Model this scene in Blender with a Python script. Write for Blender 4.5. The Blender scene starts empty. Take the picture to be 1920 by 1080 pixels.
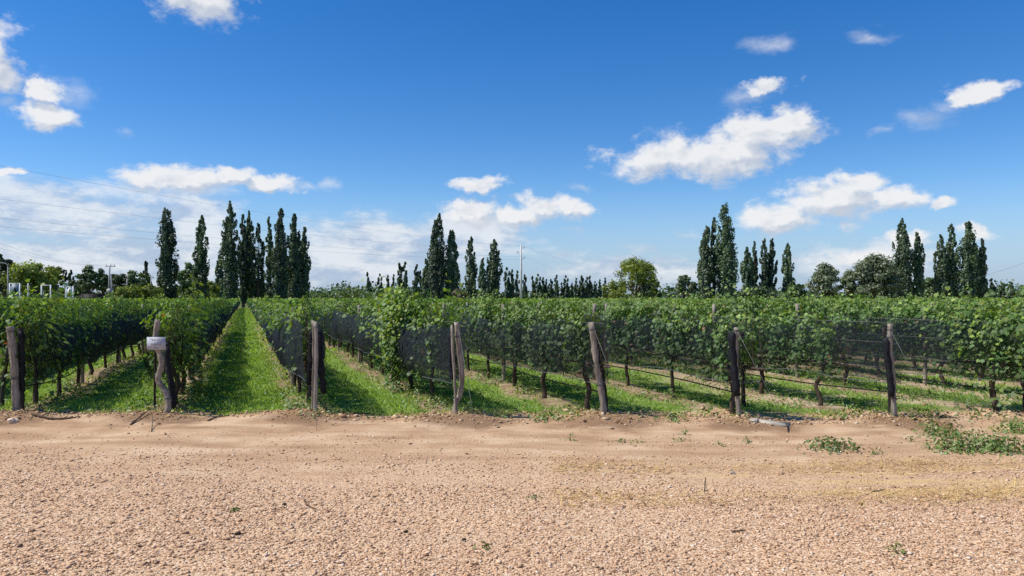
import bpy, math, random
import numpy as np
from mathutils import Vector, Matrix

random.seed(7)
rng = np.random.default_rng(11)
sc = bpy.context.scene
COL = sc.collection

# ------------------------------------------------------------------ camera
F = 1390.0          # focal length in pixels of the 1920 px wide photograph
HORIZON = 560.0
H = 1.77            # eye height
cam_d = bpy.data.cameras.new('camera')
cam_d.sensor_width = 36.0
cam_d.lens = F / 1920 * 36
cam_d.shift_y = (HORIZON - 540) / 1920
cam_d.clip_start = 0.1
cam_d.clip_end = 6000
cam = bpy.data.objects.new('camera', cam_d)
cam.location = (0, 0, H)
cam.rotation_euler = (math.pi / 2, 0, 0)
COL.objects.link(cam)
sc.camera = cam

# ------------------------------------------------------------------ light
SUN_ELEV = math.radians(54)
SUN_DIR = Vector((-math.cos(SUN_ELEV) * 0.995, -math.cos(SUN_ELEV) * 0.10, math.sin(SUN_ELEV))).normalized()
sun_d = bpy.data.lights.new('sun', 'SUN')
sun_d.energy = 3.6
sun_d.angle = math.radians(0.53)
sun_d.color = (1.0, 0.955, 0.88)
sun = bpy.data.objects.new('sun', sun_d)
sun.rotation_euler = SUN_DIR.to_track_quat('Z', 'Y').to_euler()
sun.location = (-30, -5, 45)
COL.objects.link(sun)

sc.view_settings.view_transform = 'Standard'
sc.view_settings.look = 'None'
sc.view_settings.gamma = 1.0
sc.view_settings.exposure = 0.5
sc.render.engine = 'CYCLES'
sc.cycles.max_bounces = 8
sc.cycles.diffuse_bounces = 4
sc.cycles.transparent_max_bounces = 24
sc.cycles.use_denoising = False
try:
    sc.cycles.denoiser = 'OPENIMAGEDENOISE'
except Exception:
    pass

# ------------------------------------------------------------------ node helpers
def link(nt, a, b):
    nt.links.new(a, b)

class NB:
    """tiny node builder: values are sockets or floats"""
    def __init__(s, nt):
        s.nt = nt
    def put(s, sock, v):
        if isinstance(v, bpy.types.NodeSocket):
            s.nt.links.new(v, sock)
        elif v is not None:
            sock.default_value = v
    def math(s, op, a, b=None, c=None, clamp=False):
        n = s.nt.nodes.new('ShaderNodeMath'); n.operation = op; n.use_clamp = clamp
        s.put(n.inputs[0], a)
        if b is not None: s.put(n.inputs[1], b)
        if c is not None: s.put(n.inputs[2], c)
        return n.outputs[0]
    def vec(s, op, a, b=None):
        n = s.nt.nodes.new('ShaderNodeVectorMath'); n.operation = op
        s.put(n.inputs[0], a)
        if b is not None:
            if op == 'SCALE': s.put(n.inputs[3], b)
            else: s.put(n.inputs[1], b)
        return n.outputs[1] if op in ('LENGTH', 'DOT_PRODUCT', 'DISTANCE') else n.outputs[0]
    def sep(s, v):
        n = s.nt.nodes.new('ShaderNodeSeparateXYZ'); s.put(n.inputs[0], v); return n.outputs
    def comb(s, x, y, z=0.0):
        n = s.nt.nodes.new('ShaderNodeCombineXYZ')
        s.put(n.inputs[0], x); s.put(n.inputs[1], y); s.put(n.inputs[2], z); return n.outputs[0]
    def noise(s, v, scale, detail=4, rough=0.55, dist=0.0, color=False):
        n = s.nt.nodes.new('ShaderNodeTexNoise')
        if v is not None: s.put(n.inputs['Vector'], v)
        n.inputs['Scale'].default_value = scale
        n.inputs['Detail'].default_value = detail
        n.inputs['Roughness'].default_value = rough
        n.inputs['Distortion'].default_value = dist
        return n.outputs['Color'] if color else n.outputs['Fac']
    def remap(s, v, a, b, c=0.0, d=1.0, smooth=True):
        n = s.nt.nodes.new('ShaderNodeMapRange')
        n.interpolation_type = 'SMOOTHSTEP' if smooth else 'LINEAR'
        s.put(n.inputs['Value'], v)
        s.put(n.inputs['From Min'], a); s.put(n.inputs['From Max'], b)
        s.put(n.inputs['To Min'], c); s.put(n.inputs['To Max'], d)
        return n.outputs['Result']
    def mix(s, f, a, b, mode='MIX'):
        n = s.nt.nodes.new('ShaderNodeMix'); n.data_type = 'RGBA'; n.blend_type = mode
        s.put(n.inputs[0], f)
        s.put(n.inputs[6], col4(a)); s.put(n.inputs[7], col4(b))
        return n.outputs[2]
    def ramp(s, f, stops):
        n = s.nt.nodes.new('ShaderNodeValToRGB'); s.put(n.inputs[0], f)
        e = n.color_ramp.elements
        while len(e) < len(stops): e.new(0.5)
        for i, (p, c) in enumerate(stops):
            e[i].position = p; e[i].color = col4(c)
        return n.outputs[0]
    def bump(s, h, strength=0.5, dist=0.02):
        n = s.nt.nodes.new('ShaderNodeBump'); s.put(n.inputs['Height'], h)
        n.inputs['Strength'].default_value = strength; n.inputs['Distance'].default_value = dist
        return n.outputs[0]
    def new(s, t):
        return s.nt.nodes.new(t)

def col4(c):
    if isinstance(c, tuple) and len(c) == 3: return (c[0], c[1], c[2], 1.0)
    return c

# ------------------------------------------------------------------ sky with fair-weather clouds
world = bpy.data.worlds.new('World'); sc.world = world
world.use_nodes = True
wnt = world.node_tree; wnt.nodes.clear(); W = NB(wnt)
sky = W.new('ShaderNodeTexSky'); sky.sky_type = 'NISHITA'; sky.sun_disc = False
sky.sun_elevation = SUN_ELEV
sky.sun_rotation = math.atan2(SUN_DIR.x, SUN_DIR.y)
sky.altitude = 900; sky.air_density = 1.0; sky.dust_density = 0.2; sky.ozone_density = 2.5
hs = W.new('ShaderNodeHueSaturation'); hs.inputs['Saturation'].default_value = 1.40; hs.inputs['Hue'].default_value = 0.508; hs.inputs['Value'].default_value = 1.0
link(wnt, sky.outputs[0], hs.inputs['Color'])

tc = W.new('ShaderNodeTexCoord')
dirv = tc.outputs['Generated']
dx, dy, dz = W.sep(dirv)
U = W.math('ARCTAN2', dx, dy)
V = W.math('ARCSINE', dz)
def ang(px, py):
    x = px - 960; a = math.atan2(x, F)
    return a, math.atan2(HORIZON - py, math.hypot(F, x))
# crisp clouds: centre x, centre y, half width, half height in the photograph's frame, turned into angles
crisp = [(365, -18, 125, 62), (5, 105, 72, 80), (105, 213, 78, 30), (88, 172, 50, 26),
         (330, 332, 125, 34), (430, 335, 62, 26), (505, 356, 66, 20),
         (908, 351, 58, 18), (890, 402, 78, 30), (960, 408, 70, 22), (1035, 395, 84, 27),
         (1260, 295, 130, 46), (1370, 285, 150, 58), (1440, 250, 110, 48), (1490, 228, 50, 22),
         (1470, 405, 120, 36), (1570, 378, 130, 48), (1600, 352, 72, 36), (1670, 368, 66, 30), (1768, 377, 46, 17),
         (1838, 165, 56, 24), (1858, 432, 58, 20), (1450, 163, 54, 18), (1700, 445, 60, 20),
         (1620, 478, 66, 18), (8, 327, 30, 12)]
haze = [(90, 400, 360, 78), (330, 400, 130, 60), (60, 490, 320, 60), (300, 470, 260, 70), (720, 455, 220, 62), (620, 500, 240, 50),
        (870, 440, 150, 48), (1180, 505, 160, 34), (1640, 490, 150, 40)]
wispy = [(604, 346, 38, 18), (560, 352, 40, 10), (1780, 190, 60, 22), (1420, 178, 70, 22), (1440, 78, 66, 22), (1620, 70, 66, 18), (1735, 210, 80, 30), (1640, 236, 44, 14),
         (1205, 464, 60, 12), (1240, 486, 50, 16), (1150, 495, 60, 22), (1300, 442, 26, 10), (1500, 490, 36, 16), (1035, 482, 36, 14),
         (245, 238, 32, 16), (1105, 353, 24, 9), (1075, 436, 22, 8), (1240, 245, 60, 14), (120, 165, 80, 34), (20, 190, 60, 20), (1640, 480, 90, 30)]
def to_e(c):
    a, e = ang(c[0], c[1])
    k = math.cos(a) / F
    return (a, e, c[2] * k * math.cos(a), c[3] * k)
E1 = [to_e(c) for c in crisp]
E2 = [to_e(c) for c in wispy]
E3 = [to_e(c) for c in haze]
# the same kind of sky goes on round the rest of the horizon
rr = random.Random(5)
for i in range(16):
    a = math.radians(45 + 270 * (i + rr.random() * 0.8) / 16)
    if a > math.pi: a -= 2 * math.pi
    E3.append((a + 0.1, math.radians(rr.uniform(2, 8)), 0.22, 0.05))
    e = math.radians(rr.uniform(4, 34))
    w = rr.uniform(0.05, 0.14)
    (E1 if i % 5 else E2).append((a, e, w, w * rr.uniform(0.26, 0.36)))

nz_c = W.noise(dirv, 9.0, 6, 0.6, 0.0, color=True)
nzv = W.vec('SUBTRACT', nz_c, (0.5, 0.5, 0.5))
UV0 = W.comb(U, V, 0.0)
nz_f = W.vec('SUBTRACT', W.noise(dirv, 34.0, 5, 0.6, 0.0, color=True), (0.5, 0.5, 0.5))
UVw = W.vec('ADD', UV0, W.vec('MULTIPLY', nzv, (0.115, 0.055, 0.0)))
UVw = W.vec('ADD', UVw, W.vec('MULTIPLY', nz_f, (0.030, 0.020, 0.0)))
n_det = W.noise(W.vec('MULTIPLY', dirv, (1.0, 1.0, 1.7)), 26.0, 8, 0.62)
def field(uv, ells):
    acc = None
    for (a, e, rx, ry) in ells:
        q = W.vec('MULTIPLY', W.vec('SUBTRACT', uv, (a, e, 0.0)), (1 / rx, 1 / ry, 0.0))
        d = W.vec('LENGTH', q)
        acc = d if acc is None else W.math('MINIMUM', acc, d)
    return W.math('SUBTRACT', 1.0, acc)
f1 = field(UVw, E1)
f1s = field(W.vec('ADD', UVw, (-0.006, 0.016, 0.0)), E1)
f2 = field(UVw, E2)
dens1 = W.math('ADD', f1, W.math('MULTIPLY', W.math('SUBTRACT', n_det, 0.50), 1.7))
a1 = W.remap(dens1, -0.05, 0.58)
n_w = W.noise(W.vec('MULTIPLY', dirv, (1.0, 1.0, 2.6)), 14.0, 7, 0.65)
dens2 = W.math('ADD', f2, W.math('MULTIPLY', W.math('SUBTRACT', n_w, 0.5), 2.0))
a2 = W.math('MULTIPLY', W.remap(dens2, -0.05, 1.6), 0.62)
f3 = field(UVw, E3)
a3 = W.math('MULTIPLY', W.remap(W.math('ADD', f3, W.math('MULTIPLY', W.math('SUBTRACT', n_w, 0.5), 1.5)), -0.12, 0.62), 0.80)
alpha = W.math('MAXIMUM', W.math('MULTIPLY', a1, 0.96), a2)
under = W.math('SUBTRACT', f1s, f1)
n_det2 = W.noise(W.vec('ADD', W.vec('MULTIPLY', dirv, (1.0, 1.0, 1.7)), (-0.012, 0.0, 0.016)), 26.0, 4, 0.6)
relief = W.math('SUBTRACT', n_det, n_det2)
lit = W.math('ADD', W.remap(under, 0.28, -0.26, 0.0, 1.0), W.math('MULTIPLY', relief, 2.2), clamp=True)
ccol = W.mix(lit, (3.9, 4.3, 5.0), (6.2, 6.25, 6.35))
a_h = W.remap(V, 0.16, -0.01, 0.0, 0.88)                      # pale air low over the horizon
sky_h = W.mix(a_h, hs.outputs[0], (2.15, 3.05, 4.65))
sky_h = W.mix(a3, sky_h, W.mix(W.remap(n_w, 0.36, 0.60), (3.1, 3.8, 5.0), (5.9, 6.05, 6.3)))
skymix = W.mix(alpha, sky_h, ccol)
bg = W.new('ShaderNodeBackground'); bg.inputs['Strength'].default_value = 0.10
link(wnt, skymix, bg.inputs['Color'])
wo = W.new('ShaderNodeOutputWorld'); link(wnt, bg.outputs[0], wo.inputs['Surface'])
world.cycles.sampling_method = 'MANUAL'
world.cycles.sample_map_resolution = 512

# ------------------------------------------------------------------ geometry helpers
def tag(o, label=None, cat=None, group=None, kind=None):
    if label: o['label'] = label
    if cat: o['category'] = cat
    if group: o['group'] = group
    if kind: o['kind'] = kind
    return o

def make_mesh(name, v, f, mats, smooth=False, tint=None, mat_idx=None):
    """v (N,3); f: array (M,k) or list of index lists"""
    me = bpy.data.meshes.new(name)
    v = np.asarray(v, dtype=np.float32)
    if isinstance(f, np.ndarray):
        k = f.shape[1]; m = f.shape[0]
        loops = f.astype(np.int32).ravel(); starts = np.arange(m, dtype=np.int32) * k
        tot = np.full(m, k, dtype=np.int32)
    else:
        tot = np.array([len(q) for q in f], dtype=np.int32); m = len(f)
        loops = np.concatenate([np.asarray(q, dtype=np.int32) for q in f])
        starts = np.concatenate([[0], np.cumsum(tot)[:-1]]).astype(np.int32)
    me.vertices.add(len(v)); me.vertices.foreach_set('co', v.ravel())
    me.loops.add(len(loops)); me.loops.foreach_set('vertex_index', loops)
    me.polygons.add(m); me.polygons.foreach_set('loop_start', starts)
    try: me.polygons.foreach_set('loop_total', tot)
    except Exception: pass
    if smooth: me.polygons.foreach_set('use_smooth', np.ones(m, dtype=bool))
    if mat_idx is not None: me.polygons.foreach_set('material_index', np.asarray(mat_idx, dtype=np.int32))
    me.update(calc_edges=True)
    if not isinstance(mats, (list, tuple)): mats = [mats]
    for mm in mats: me.materials.append(mm)
    if tint is not None:
        at = me.attributes.new('tint', 'FLOAT', 'POINT')
        at.data.foreach_set('value', np.asarray(tint, dtype=np.float32))
    me.validate()
    return me

def obj(name, me, parent=None, loc=(0, 0, 0), rotz=0.0, scale=None):
    o = bpy.data.objects.new(name, me); COL.objects.link(o)
    o.location = loc; o.rotation_euler = (0, 0, rotz)
    if scale: o.scale = scale
    if parent: o.parent = parent
    return o

def empty(name, loc=(0, 0, 0), rotz=0.0):
    o = bpy.data.objects.new(name, None); o.empty_display_size = 0.2
    COL.objects.link(o); o.location = loc; o.rotation_euler = (0, 0, rotz)
    return o

class MB:
    def __init__(s): s.v = []; s.f = []; s.n = 0
    def add(s, v, f):
        v = np.asarray(v, dtype=float); s.v.append(v)
        s.f += [[i + s.n for i in q] for q in f]; s.n += len(v)
    def box(s, c, size, rotz=0.0, tilt=None):
        x, y, z = [q / 2 for q in size]
        p = np.array([(-x, -y, -z), (x, -y, -z), (x, y, -z), (-x, y, -z), (-x, -y, z), (x, -y, z), (x, y, z), (-x, y, z)])
        if tilt is not None: p = p @ np.array(tilt.to_3x3()).T
        if rotz:
            ca, sa = math.cos(rotz), math.sin(rotz)
            p = p @ np.array([[ca, sa, 0], [-sa, ca, 0], [0, 0, 1]])
        s.add(p + np.array(c), [(0, 3, 2, 1), (4, 5, 6, 7), (0, 1, 5, 4), (1, 2, 6, 5), (2, 3, 7, 6), (3, 0, 4, 7)])
    def tube(s, pts, radii, n=8, wob=0.0, cap=True, seed=0, flat=None):
        r = np.random.default_rng(seed)
        pts = [np.array(p, dtype=float) for p in pts]
        if not hasattr(radii, '__len__'): radii = [radii] * len(pts)
        vs = []; prev = None
        for i, p in enumerate(pts):
            a = pts[max(i - 1, 0)]; b = pts[min(i + 1, len(pts) - 1)]
            t = (b - a) / (np.linalg.norm(b - a) + 1e-9)
            if prev is None:
                ref = np.array([0, 1, 0]) if abs(t[1]) < 0.9 else np.array([1, 0, 0])
                u = np.cross(t, ref)
            else:
                u = prev - t * np.dot(prev, t)
            u /= np.linalg.norm(u) + 1e-9; prev = u
            w = np.cross(t, u)
            for k in range(n):
                an = 2 * math.pi * k / n
                rad = radii[i] * (1 + wob * r.uniform(-1, 1))
                vs.append(p + rad * (math.cos(an) * u + math.sin(an) * w))
        fs = []
        for i in range(len(pts) - 1):
            for k in range(n):
                k2 = (k + 1) % n
                fs.append((i * n + k, i * n + k2, (i + 1) * n + k2, (i + 1) * n + k))
        if cap:
            fs.append(tuple(range(n - 1, -1, -1))); fs.append(tuple((len(pts) - 1) * n + k for k in range(n)))
        s.add(vs, fs)
    def mesh(s, name, mat, smooth=False):
        return make_mesh(name, np.concatenate(s.v), s.f, mat, smooth)
    def build(s, name, mat, parent=None, smooth=False):
        return obj(name, s.mesh(name, mat, smooth), parent)

def smooth_path(pts, n=4):
    """Catmull-Rom through pts"""
    P = [np.array(p, dtype=float) for p in pts]
    P = [2 * P[0] - P[1]] + P + [2 * P[-1] - P[-2]]
    out = []
    for i in range(1, len(P) - 2):
        for k in range(n):
            t = k / n
            out.append(0.5 * ((2 * P[i]) + (-P[i - 1] + P[i + 1]) * t + (2 * P[i - 1] - 5 * P[i] + 4 * P[i + 1] - P[i + 2]) * t * t
                              + (-P[i - 1] + 3 * P[i] - 3 * P[i + 1] + P[i + 2]) * t ** 3))
    out.append(P[-2]); return out

def frames(nrm, tip):
    """rotation matrices whose columns are x, y(tip), z(normal)"""
    nrm = nrm / (np.linalg.norm(nrm, axis=1, keepdims=True) + 1e-9)
    tip = tip - nrm * np.sum(tip * nrm, axis=1, keepdims=True)
    tip = tip / (np.linalg.norm(tip, axis=1, keepdims=True) + 1e-9)
    x = np.cross(tip, nrm)
    return np.stack([x, tip, nrm], axis=2)

def scatter(tv, tf, pos, R, s):
    """copies of a template; s (N,) or (N,3). returns verts, faces"""
    tv = np.asarray(tv, dtype=float); tf = np.asarray(tf)
    N = len(pos)
    s = np.asarray(s, dtype=float)
    if s.ndim == 1: s = np.repeat(s[:, None], 3, axis=1)
    loc = tv[None, :, :] * s[:, None, :]
    v = np.einsum('nij,nkj->nki', R, loc) + pos[:, None, :]
    f = tf[None, :, :] + (np.arange(N) * len(tv))[:, None, None]
    return v.reshape(-1, 3), f.reshape(-1, tf.shape[1])

def at(px, py, Y):
    """point seen at a pixel of the photograph at depth Y"""
    return ((px - 960) / F * Y, Y, H + (HORIZON - py) / F * Y)
def ground_at(px, py):
    Y = H * F / (py - HORIZON)
    return ((px - 960) / F * Y, Y)

# ------------------------------------------------------------------ layout of the vineyard
Y0 = 10.93
ROWD = np.array([(458 - 960) / F, 1.0]); ROWD /= np.linalg.norm(ROWD)        # along the rows
ROWN = np.array([ROWD[1], -ROWD[0]])                                         # to the right of them
SPX = 274 / F * Y0
ROW_ANG = math.atan2(ROWD[1], ROWD[0])
X1 = (310 - 960) / F * Y0
def row_o(k): return np.array([X1 + (k - 1) * SPX, Y0])
SPN = SPX * ROWN[0]
def row_pt(k, t, w=0.0):
    p = row_o(k) + ROWD * t + ROWN * w
    return p[0], p[1]
POSTS = [(31, 790), (311, 788), (591, 786), (853, 780), (1131, 786), (1384, 776), (1675, 779)]
POST_XY = [((p[0] - 960) / F * Y0, Y0) for p in POSTS]

_ph = rng.uniform(0, 6.28, (24,)); _an = rng.uniform(0, 6.28, (24,)); _fr = np.concatenate([rng.uniform(0.5, 1.6, 8), rng.uniform(2, 5, 8), rng.uniform(6, 14, 8)])
_am = np.concatenate([np.full(8, 0.010), np.full(8, 0.0045), np.full(8, 0.0022)])
def hgt(x, y):
    x = np.asarray(x, dtype=float); y = np.asarray(y, dtype=float)
    z = np.zeros(np.broadcast(x, y).shape)
    for p, a, f, m in zip(_ph, _an, _fr, _am):
        z = z + m * np.sin((x * math.cos(a) + y * math.sin(a)) * f + p)
    near = np.clip((y - 9.0) / 1.5, 0, 1)
    z = z * (0.55 + 0.9 * near)
    for (qx, qy) in POST_XY:
        z = z + 0.055 * np.exp(-(((x - qx) / 0.55) ** 2 + ((y - qy + 0.12) / 0.42) ** 2))
    # low bank at the edge of the vineyard and ridges under the rows
    w = ((x - X1) * ROWN[0] + (y - Y0) * ROWN[1]) / SPN
    w = (w - np.round(w)) * SPN
    z = z + 0.05 * np.clip((y - Y0 - 0.2) / 0.6, 0, 1) * np.exp(-(w / 0.3) ** 2)
    fade = np.clip(1 - (np.hypot(x, y) - 45) / 40, 0, 1)
    return z * fade

# ------------------------------------------------------------------ materials
def new_mat(name):
    m = bpy.data.materials.new(name); m.use_nodes = True
    nt = m.node_tree; nt.nodes.clear(); b = NB(nt)
    out = b.new('ShaderNodeOutputMaterial')
    return m, b, out

def principled(b, out, base, rough=0.8, normal=None, spec=0.3, metal=0.0):
    p = b.new('ShaderNodeBsdfPrincipled')
    b.put(p.inputs['Base Color'], col4(base)); b.put(p.inputs['Roughness'], rough)
    p.inputs['Specular IOR Level'].default_value = spec
    p.inputs['Metallic'].default_value = metal
    if normal is not None: link(b.nt, normal, p.inputs['Normal'])
    link(b.nt, p.outputs[0], out.inputs['Surface'])
    return p

def geo_pos(b):
    return b.new('ShaderNodeNewGeometry').outputs['Position']

def leaf_mat(name, dark, mid, young, transl=0.35, gloss=0.06, rough=0.45, objvar=0.25, old=None):
    m, b, out = new_mat(name)
    at_ = b.new('ShaderNodeAttribute'); at_.attribute_name = 'tint'
    g = b.new('ShaderNodeNewGeometry'); oi = b.new('ShaderNodeObjectInfo')
    c = b.ramp(at_.outputs['Fac'], [(0.0, dark), (0.5, mid), (0.94, young), (1.0, old or young)])
    isl = g.outputs['Random Per Island']
    hsn = b.new('ShaderNodeHueSaturation')
    b.put(hsn.inputs['Hue'], b.remap(isl, 0, 1, 0.485, 0.515, smooth=False))
    b.put(hsn.inputs['Value'], b.math('MULTIPLY', b.remap(isl, 0, 1, 0.72, 1.25, smooth=False), b.remap(oi.outputs['Random'], 0, 1, 1 - objvar, 1 + objvar, smooth=False)))
    link(b.nt, c, hsn.inputs['Color'])
    d = b.new('ShaderNodeBsdfDiffuse'); link(b.nt, hsn.outputs[0], d.inputs['Color'])
    t = b.new('ShaderNodeBsdfTranslucent')
    tcx = b.mix(1.0, hsn.outputs[0], (1.35, 1.3, 0.45), 'MULTIPLY'); link(b.nt, tcx, t.inputs['Color'])
    mx = b.new('ShaderNodeMixShader'); mx.inputs[0].default_value = transl
    link(b.nt, d.outputs[0], mx.inputs[1]); link(b.nt, t.outputs[0], mx.inputs[2])
    gl = b.new('ShaderNodeBsdfGlossy'); gl.inputs['Roughness'].default_value = rough
    gl.inputs['Color'].default_value = (1, 1, 1, 1)
    mx2 = b.new('ShaderNodeMixShader'); mx2.inputs[0].default_value = gloss
    link(b.nt, mx.outputs[0], mx2.inputs[1]); link(b.nt, gl.outputs[0], mx2.inputs[2])
    link(b.nt, mx2.outputs[0], out.inputs['Surface'])
    return m

M = {}
M['vine_leaf'] = leaf_mat('vine_leaf', (0.048, 0.105, 0.028), (0.105, 0.195, 0.036), (0.29, 0.39, 0.045), 0.38, 0.035, 0.6, 0.2, (0.30, 0.13, 0.05))
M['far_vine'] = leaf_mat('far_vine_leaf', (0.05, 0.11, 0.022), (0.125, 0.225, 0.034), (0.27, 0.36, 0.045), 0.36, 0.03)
M['poplar'] = leaf_mat('poplar_leaf', (0.040, 0.074, 0.034), (0.080, 0.128, 0.050), (0.15, 0.205, 0.08), 0.32, 0.04, 0.5, 0.3)
M['tree_mid'] = leaf_mat('broad_leaf', (0.046, 0.082, 0.03), (0.085, 0.138, 0.042), (0.15, 0.2, 0.06), 0.3, 0.03, 0.5, 0.25)
M['tree_bright'] = leaf_mat('bright_leaf', (0.11, 0.155, 0.028), (0.21, 0.265, 0.042), (0.36, 0.41, 0.07), 0.40, 0.03, 0.5, 0.15)
M['tree_grey'] = leaf_mat('grey_green_leaf', (0.095, 0.13, 0.065), (0.16, 0.205, 0.10), (0.26, 0.30, 0.16), 0.34, 0.04, 0.5, 0.15)
M['conifer'] = leaf_mat('conifer_needles', (0.022, 0.040, 0.022), (0.038, 0.062, 0.03), (0.065, 0.09, 0.04), 0.15, 0.03, 0.6, 0.2)
M['dry_bush'] = leaf_mat('dry_bush_leaf', (0.11, 0.09, 0.06), (0.17, 0.14, 0.09), (0.24, 0.2, 0.12), 0.2, 0.02, 0.6, 0.1)
M['grass'] = leaf_mat('grass_blade', (0.20, 0.33, 0.055), (0.34, 0.50, 0.105), (0.56, 0.48, 0.20), 0.45, 0.03, 0.5, 0.0)
M['weed'] = leaf_mat('weed_leaf', (0.075, 0.15, 0.025), (0.14, 0.235, 0.04), (0.28, 0.31, 0.09), 0.36, 0.04, 0.5, 0.2)
M['straw'] = leaf_mat('dry_straw', (0.36, 0.23, 0.09), (0.55, 0.37, 0.13), (0.68, 0.50, 0.20), 0.15, 0.02, 0.6, 0.0)

def wood_mat(name, c1, c2, c3, scale=(18, 18, 1.6)):
    m, b, out = new_mat(name)
    tcn = b.new('ShaderNodeTexCoord')
    p = b.vec('MULTIPLY', tcn.outputs['Object'], scale)
    n1 = b.noise(p, 1.6, 7, 0.65, 0.6)
    n2 = b.noise(tcn.outputs['Object'], 5.0, 4, 0.6)
    c = b.ramp(n1, [(0.28, c1), (0.5, c2), (0.72, c3)])
    c = b.mix(b.remap(n2, 0.4, 0.75, 0, 0.55), c, c1)
    principled(b, out, c, 0.9, b.bump(n1, 0.9, 0.02), 0.15)
    return m
M['post'] = wood_mat('weathered_post_wood', (0.12, 0.10, 0.078), (0.32, 0.27, 0.21), (0.52, 0.46, 0.38))
M['dark_post'] = wood_mat('dark_stake_wood', (0.025, 0.02, 0.017), (0.05, 0.042, 0.036), (0.10, 0.085, 0.07))
M['vine_bark'] = wood_mat('vine_bark', (0.035, 0.025, 0.02), (0.085, 0.062, 0.045), (0.16, 0.125, 0.095), (30, 30, 3))
M['tree_bark'] = wood_mat('tree_bark', (0.06, 0.05, 0.04), (0.12, 0.10, 0.08), (0.2, 0.17, 0.14), (3, 3, 0.4))
M['twig'] = wood_mat('twig_wood', (0.06, 0.04, 0.03), (0.13, 0.09, 0.06), (0.22, 0.17, 0.12), (20, 20, 20))

def plain(name, c, rough=0.7, metal=0.0, spec=0.3, var=0.2, scale=3.0):
    m, b, out = new_mat(name)
    n = b.noise(geo_pos(b), scale, 5, 0.6)
    cc = b.mix(b.remap(n, 0.3, 0.75, 0, 1), tuple(q * (1 - var) for q in c), tuple(min(1, q * (1 + var)) for q in c))
    principled(b, out, cc, rough, None, spec, metal)
    return m
M['wire'] = plain('galvanised_wire', (0.20, 0.19, 0.18), 0.6, 0.3, 0.3, 0.3, 6)
M['hose'] = plain('black_hose', (0.02, 0.02, 0.021), 0.6)
M['cord'] = plain('net_hem_cord', (0.13, 0.14, 0.15), 0.8)
M['cable'] = plain('power_cable', (0.10, 0.10, 0.11), 0.6)
M['concrete'] = plain('pale_concrete', (0.62, 0.61, 0.58), 0.85, 0, 0.2, 0.12, 2)
M['grey_concrete'] = plain('grey_concrete', (0.36, 0.35, 0.34), 0.85, 0, 0.2, 0.15, 2)
M['white'] = plain('white_paint', (0.76, 0.77, 0.78), 0.6, 0, 0.3, 0.05, 2)
M['sign_white'] = plain('sign_board_white', (0.42, 0.44, 0.48), 0.6, 0, 0.3, 0.08, 9)
M['ink'] = plain('sign_lettering', (0.20, 0.21, 0.28), 0.7)
M['dark_panel'] = plain('dark_panel', (0.016, 0.014, 0.02), 0.7)
M['dark_glass'] = plain('grey_panel', (0.22, 0.28, 0.33), 0.5)
M['metal'] = plain('grey_metal', (0.32, 0.33, 0.34), 0.5, 0.5)
M['slab'] = plain('pale_slab', (0.42, 0.37, 0.30), 0.9, 0, 0.2, 0.2, 8)
M['insulator'] = plain('insulator', (0.25, 0.2, 0.18), 0.4)

def net_mat(name, lo, hi):
    m, b, out = new_mat(name)
    tcn = b.new('ShaderNodeTexCoord')
    p = tcn.outputs['Object']
    n = b.noise(p, 1.3, 4, 0.6)
    st = b.noise(b.vec('MULTIPLY', p, (1.0, 1.0, 16.0)), 1.5, 3, 0.6)
    # a woven net closes up when it is looked through at a slant
    g = b.new('ShaderNodeNewGeometry')
    cs = b.math('MAXIMUM', b.math('ABSOLUTE', b.vec('DOT_PRODUCT', g.outputs['Incoming'], g.outputs['Normal'])), 0.20)
    op = b.math('SUBTRACT', b.remap(n, 0.3, 0.7, hi, lo), b.math('MULTIPLY', b.math('SUBTRACT', st, 0.5), 0.25))
    cov = b.math('SUBTRACT', 1.0, b.math('POWER', op, b.math('DIVIDE', 1.0, cs)), clamp=True)
    pr = b.new('ShaderNodeBsdfPrincipled')
    b.put(pr.inputs['Base Color'], b.mix(b.remap(b.noise(p, 14.0, 4, 0.7), 0.35, 0.7), (0.010, 0.014, 0.020), (0.026, 0.034, 0.044)))
    pr.inputs['Roughness'].default_value = 0.8; pr.inputs['Specular IOR Level'].default_value = 0.15
    link(b.nt, b.bump(b.noise(p, 9.0, 5, 0.65), 0.9, 0.06), pr.inputs['Normal'])
    tr = b.new('ShaderNodeBsdfTransparent')
    mx = b.new('ShaderNodeMixShader'); link(b.nt, cov, mx.inputs[0])
    link(b.nt, tr.outputs[0], mx.inputs[1]); link(b.nt, pr.outputs[0], mx.inputs[2])
    link(b.nt, mx.outputs[0], out.inputs['Surface'])
    return m
M['net'] = net_mat('black_hail_net', 0.74, 0.85)
M['net_dense'] = net_mat('dense_black_hail_net', 0.60, 0.77)
M['net_bundle'] = plain('gathered_black_net', (0.014, 0.015, 0.019), 0.75, 0, 0.25, 0.5, 30)

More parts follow.
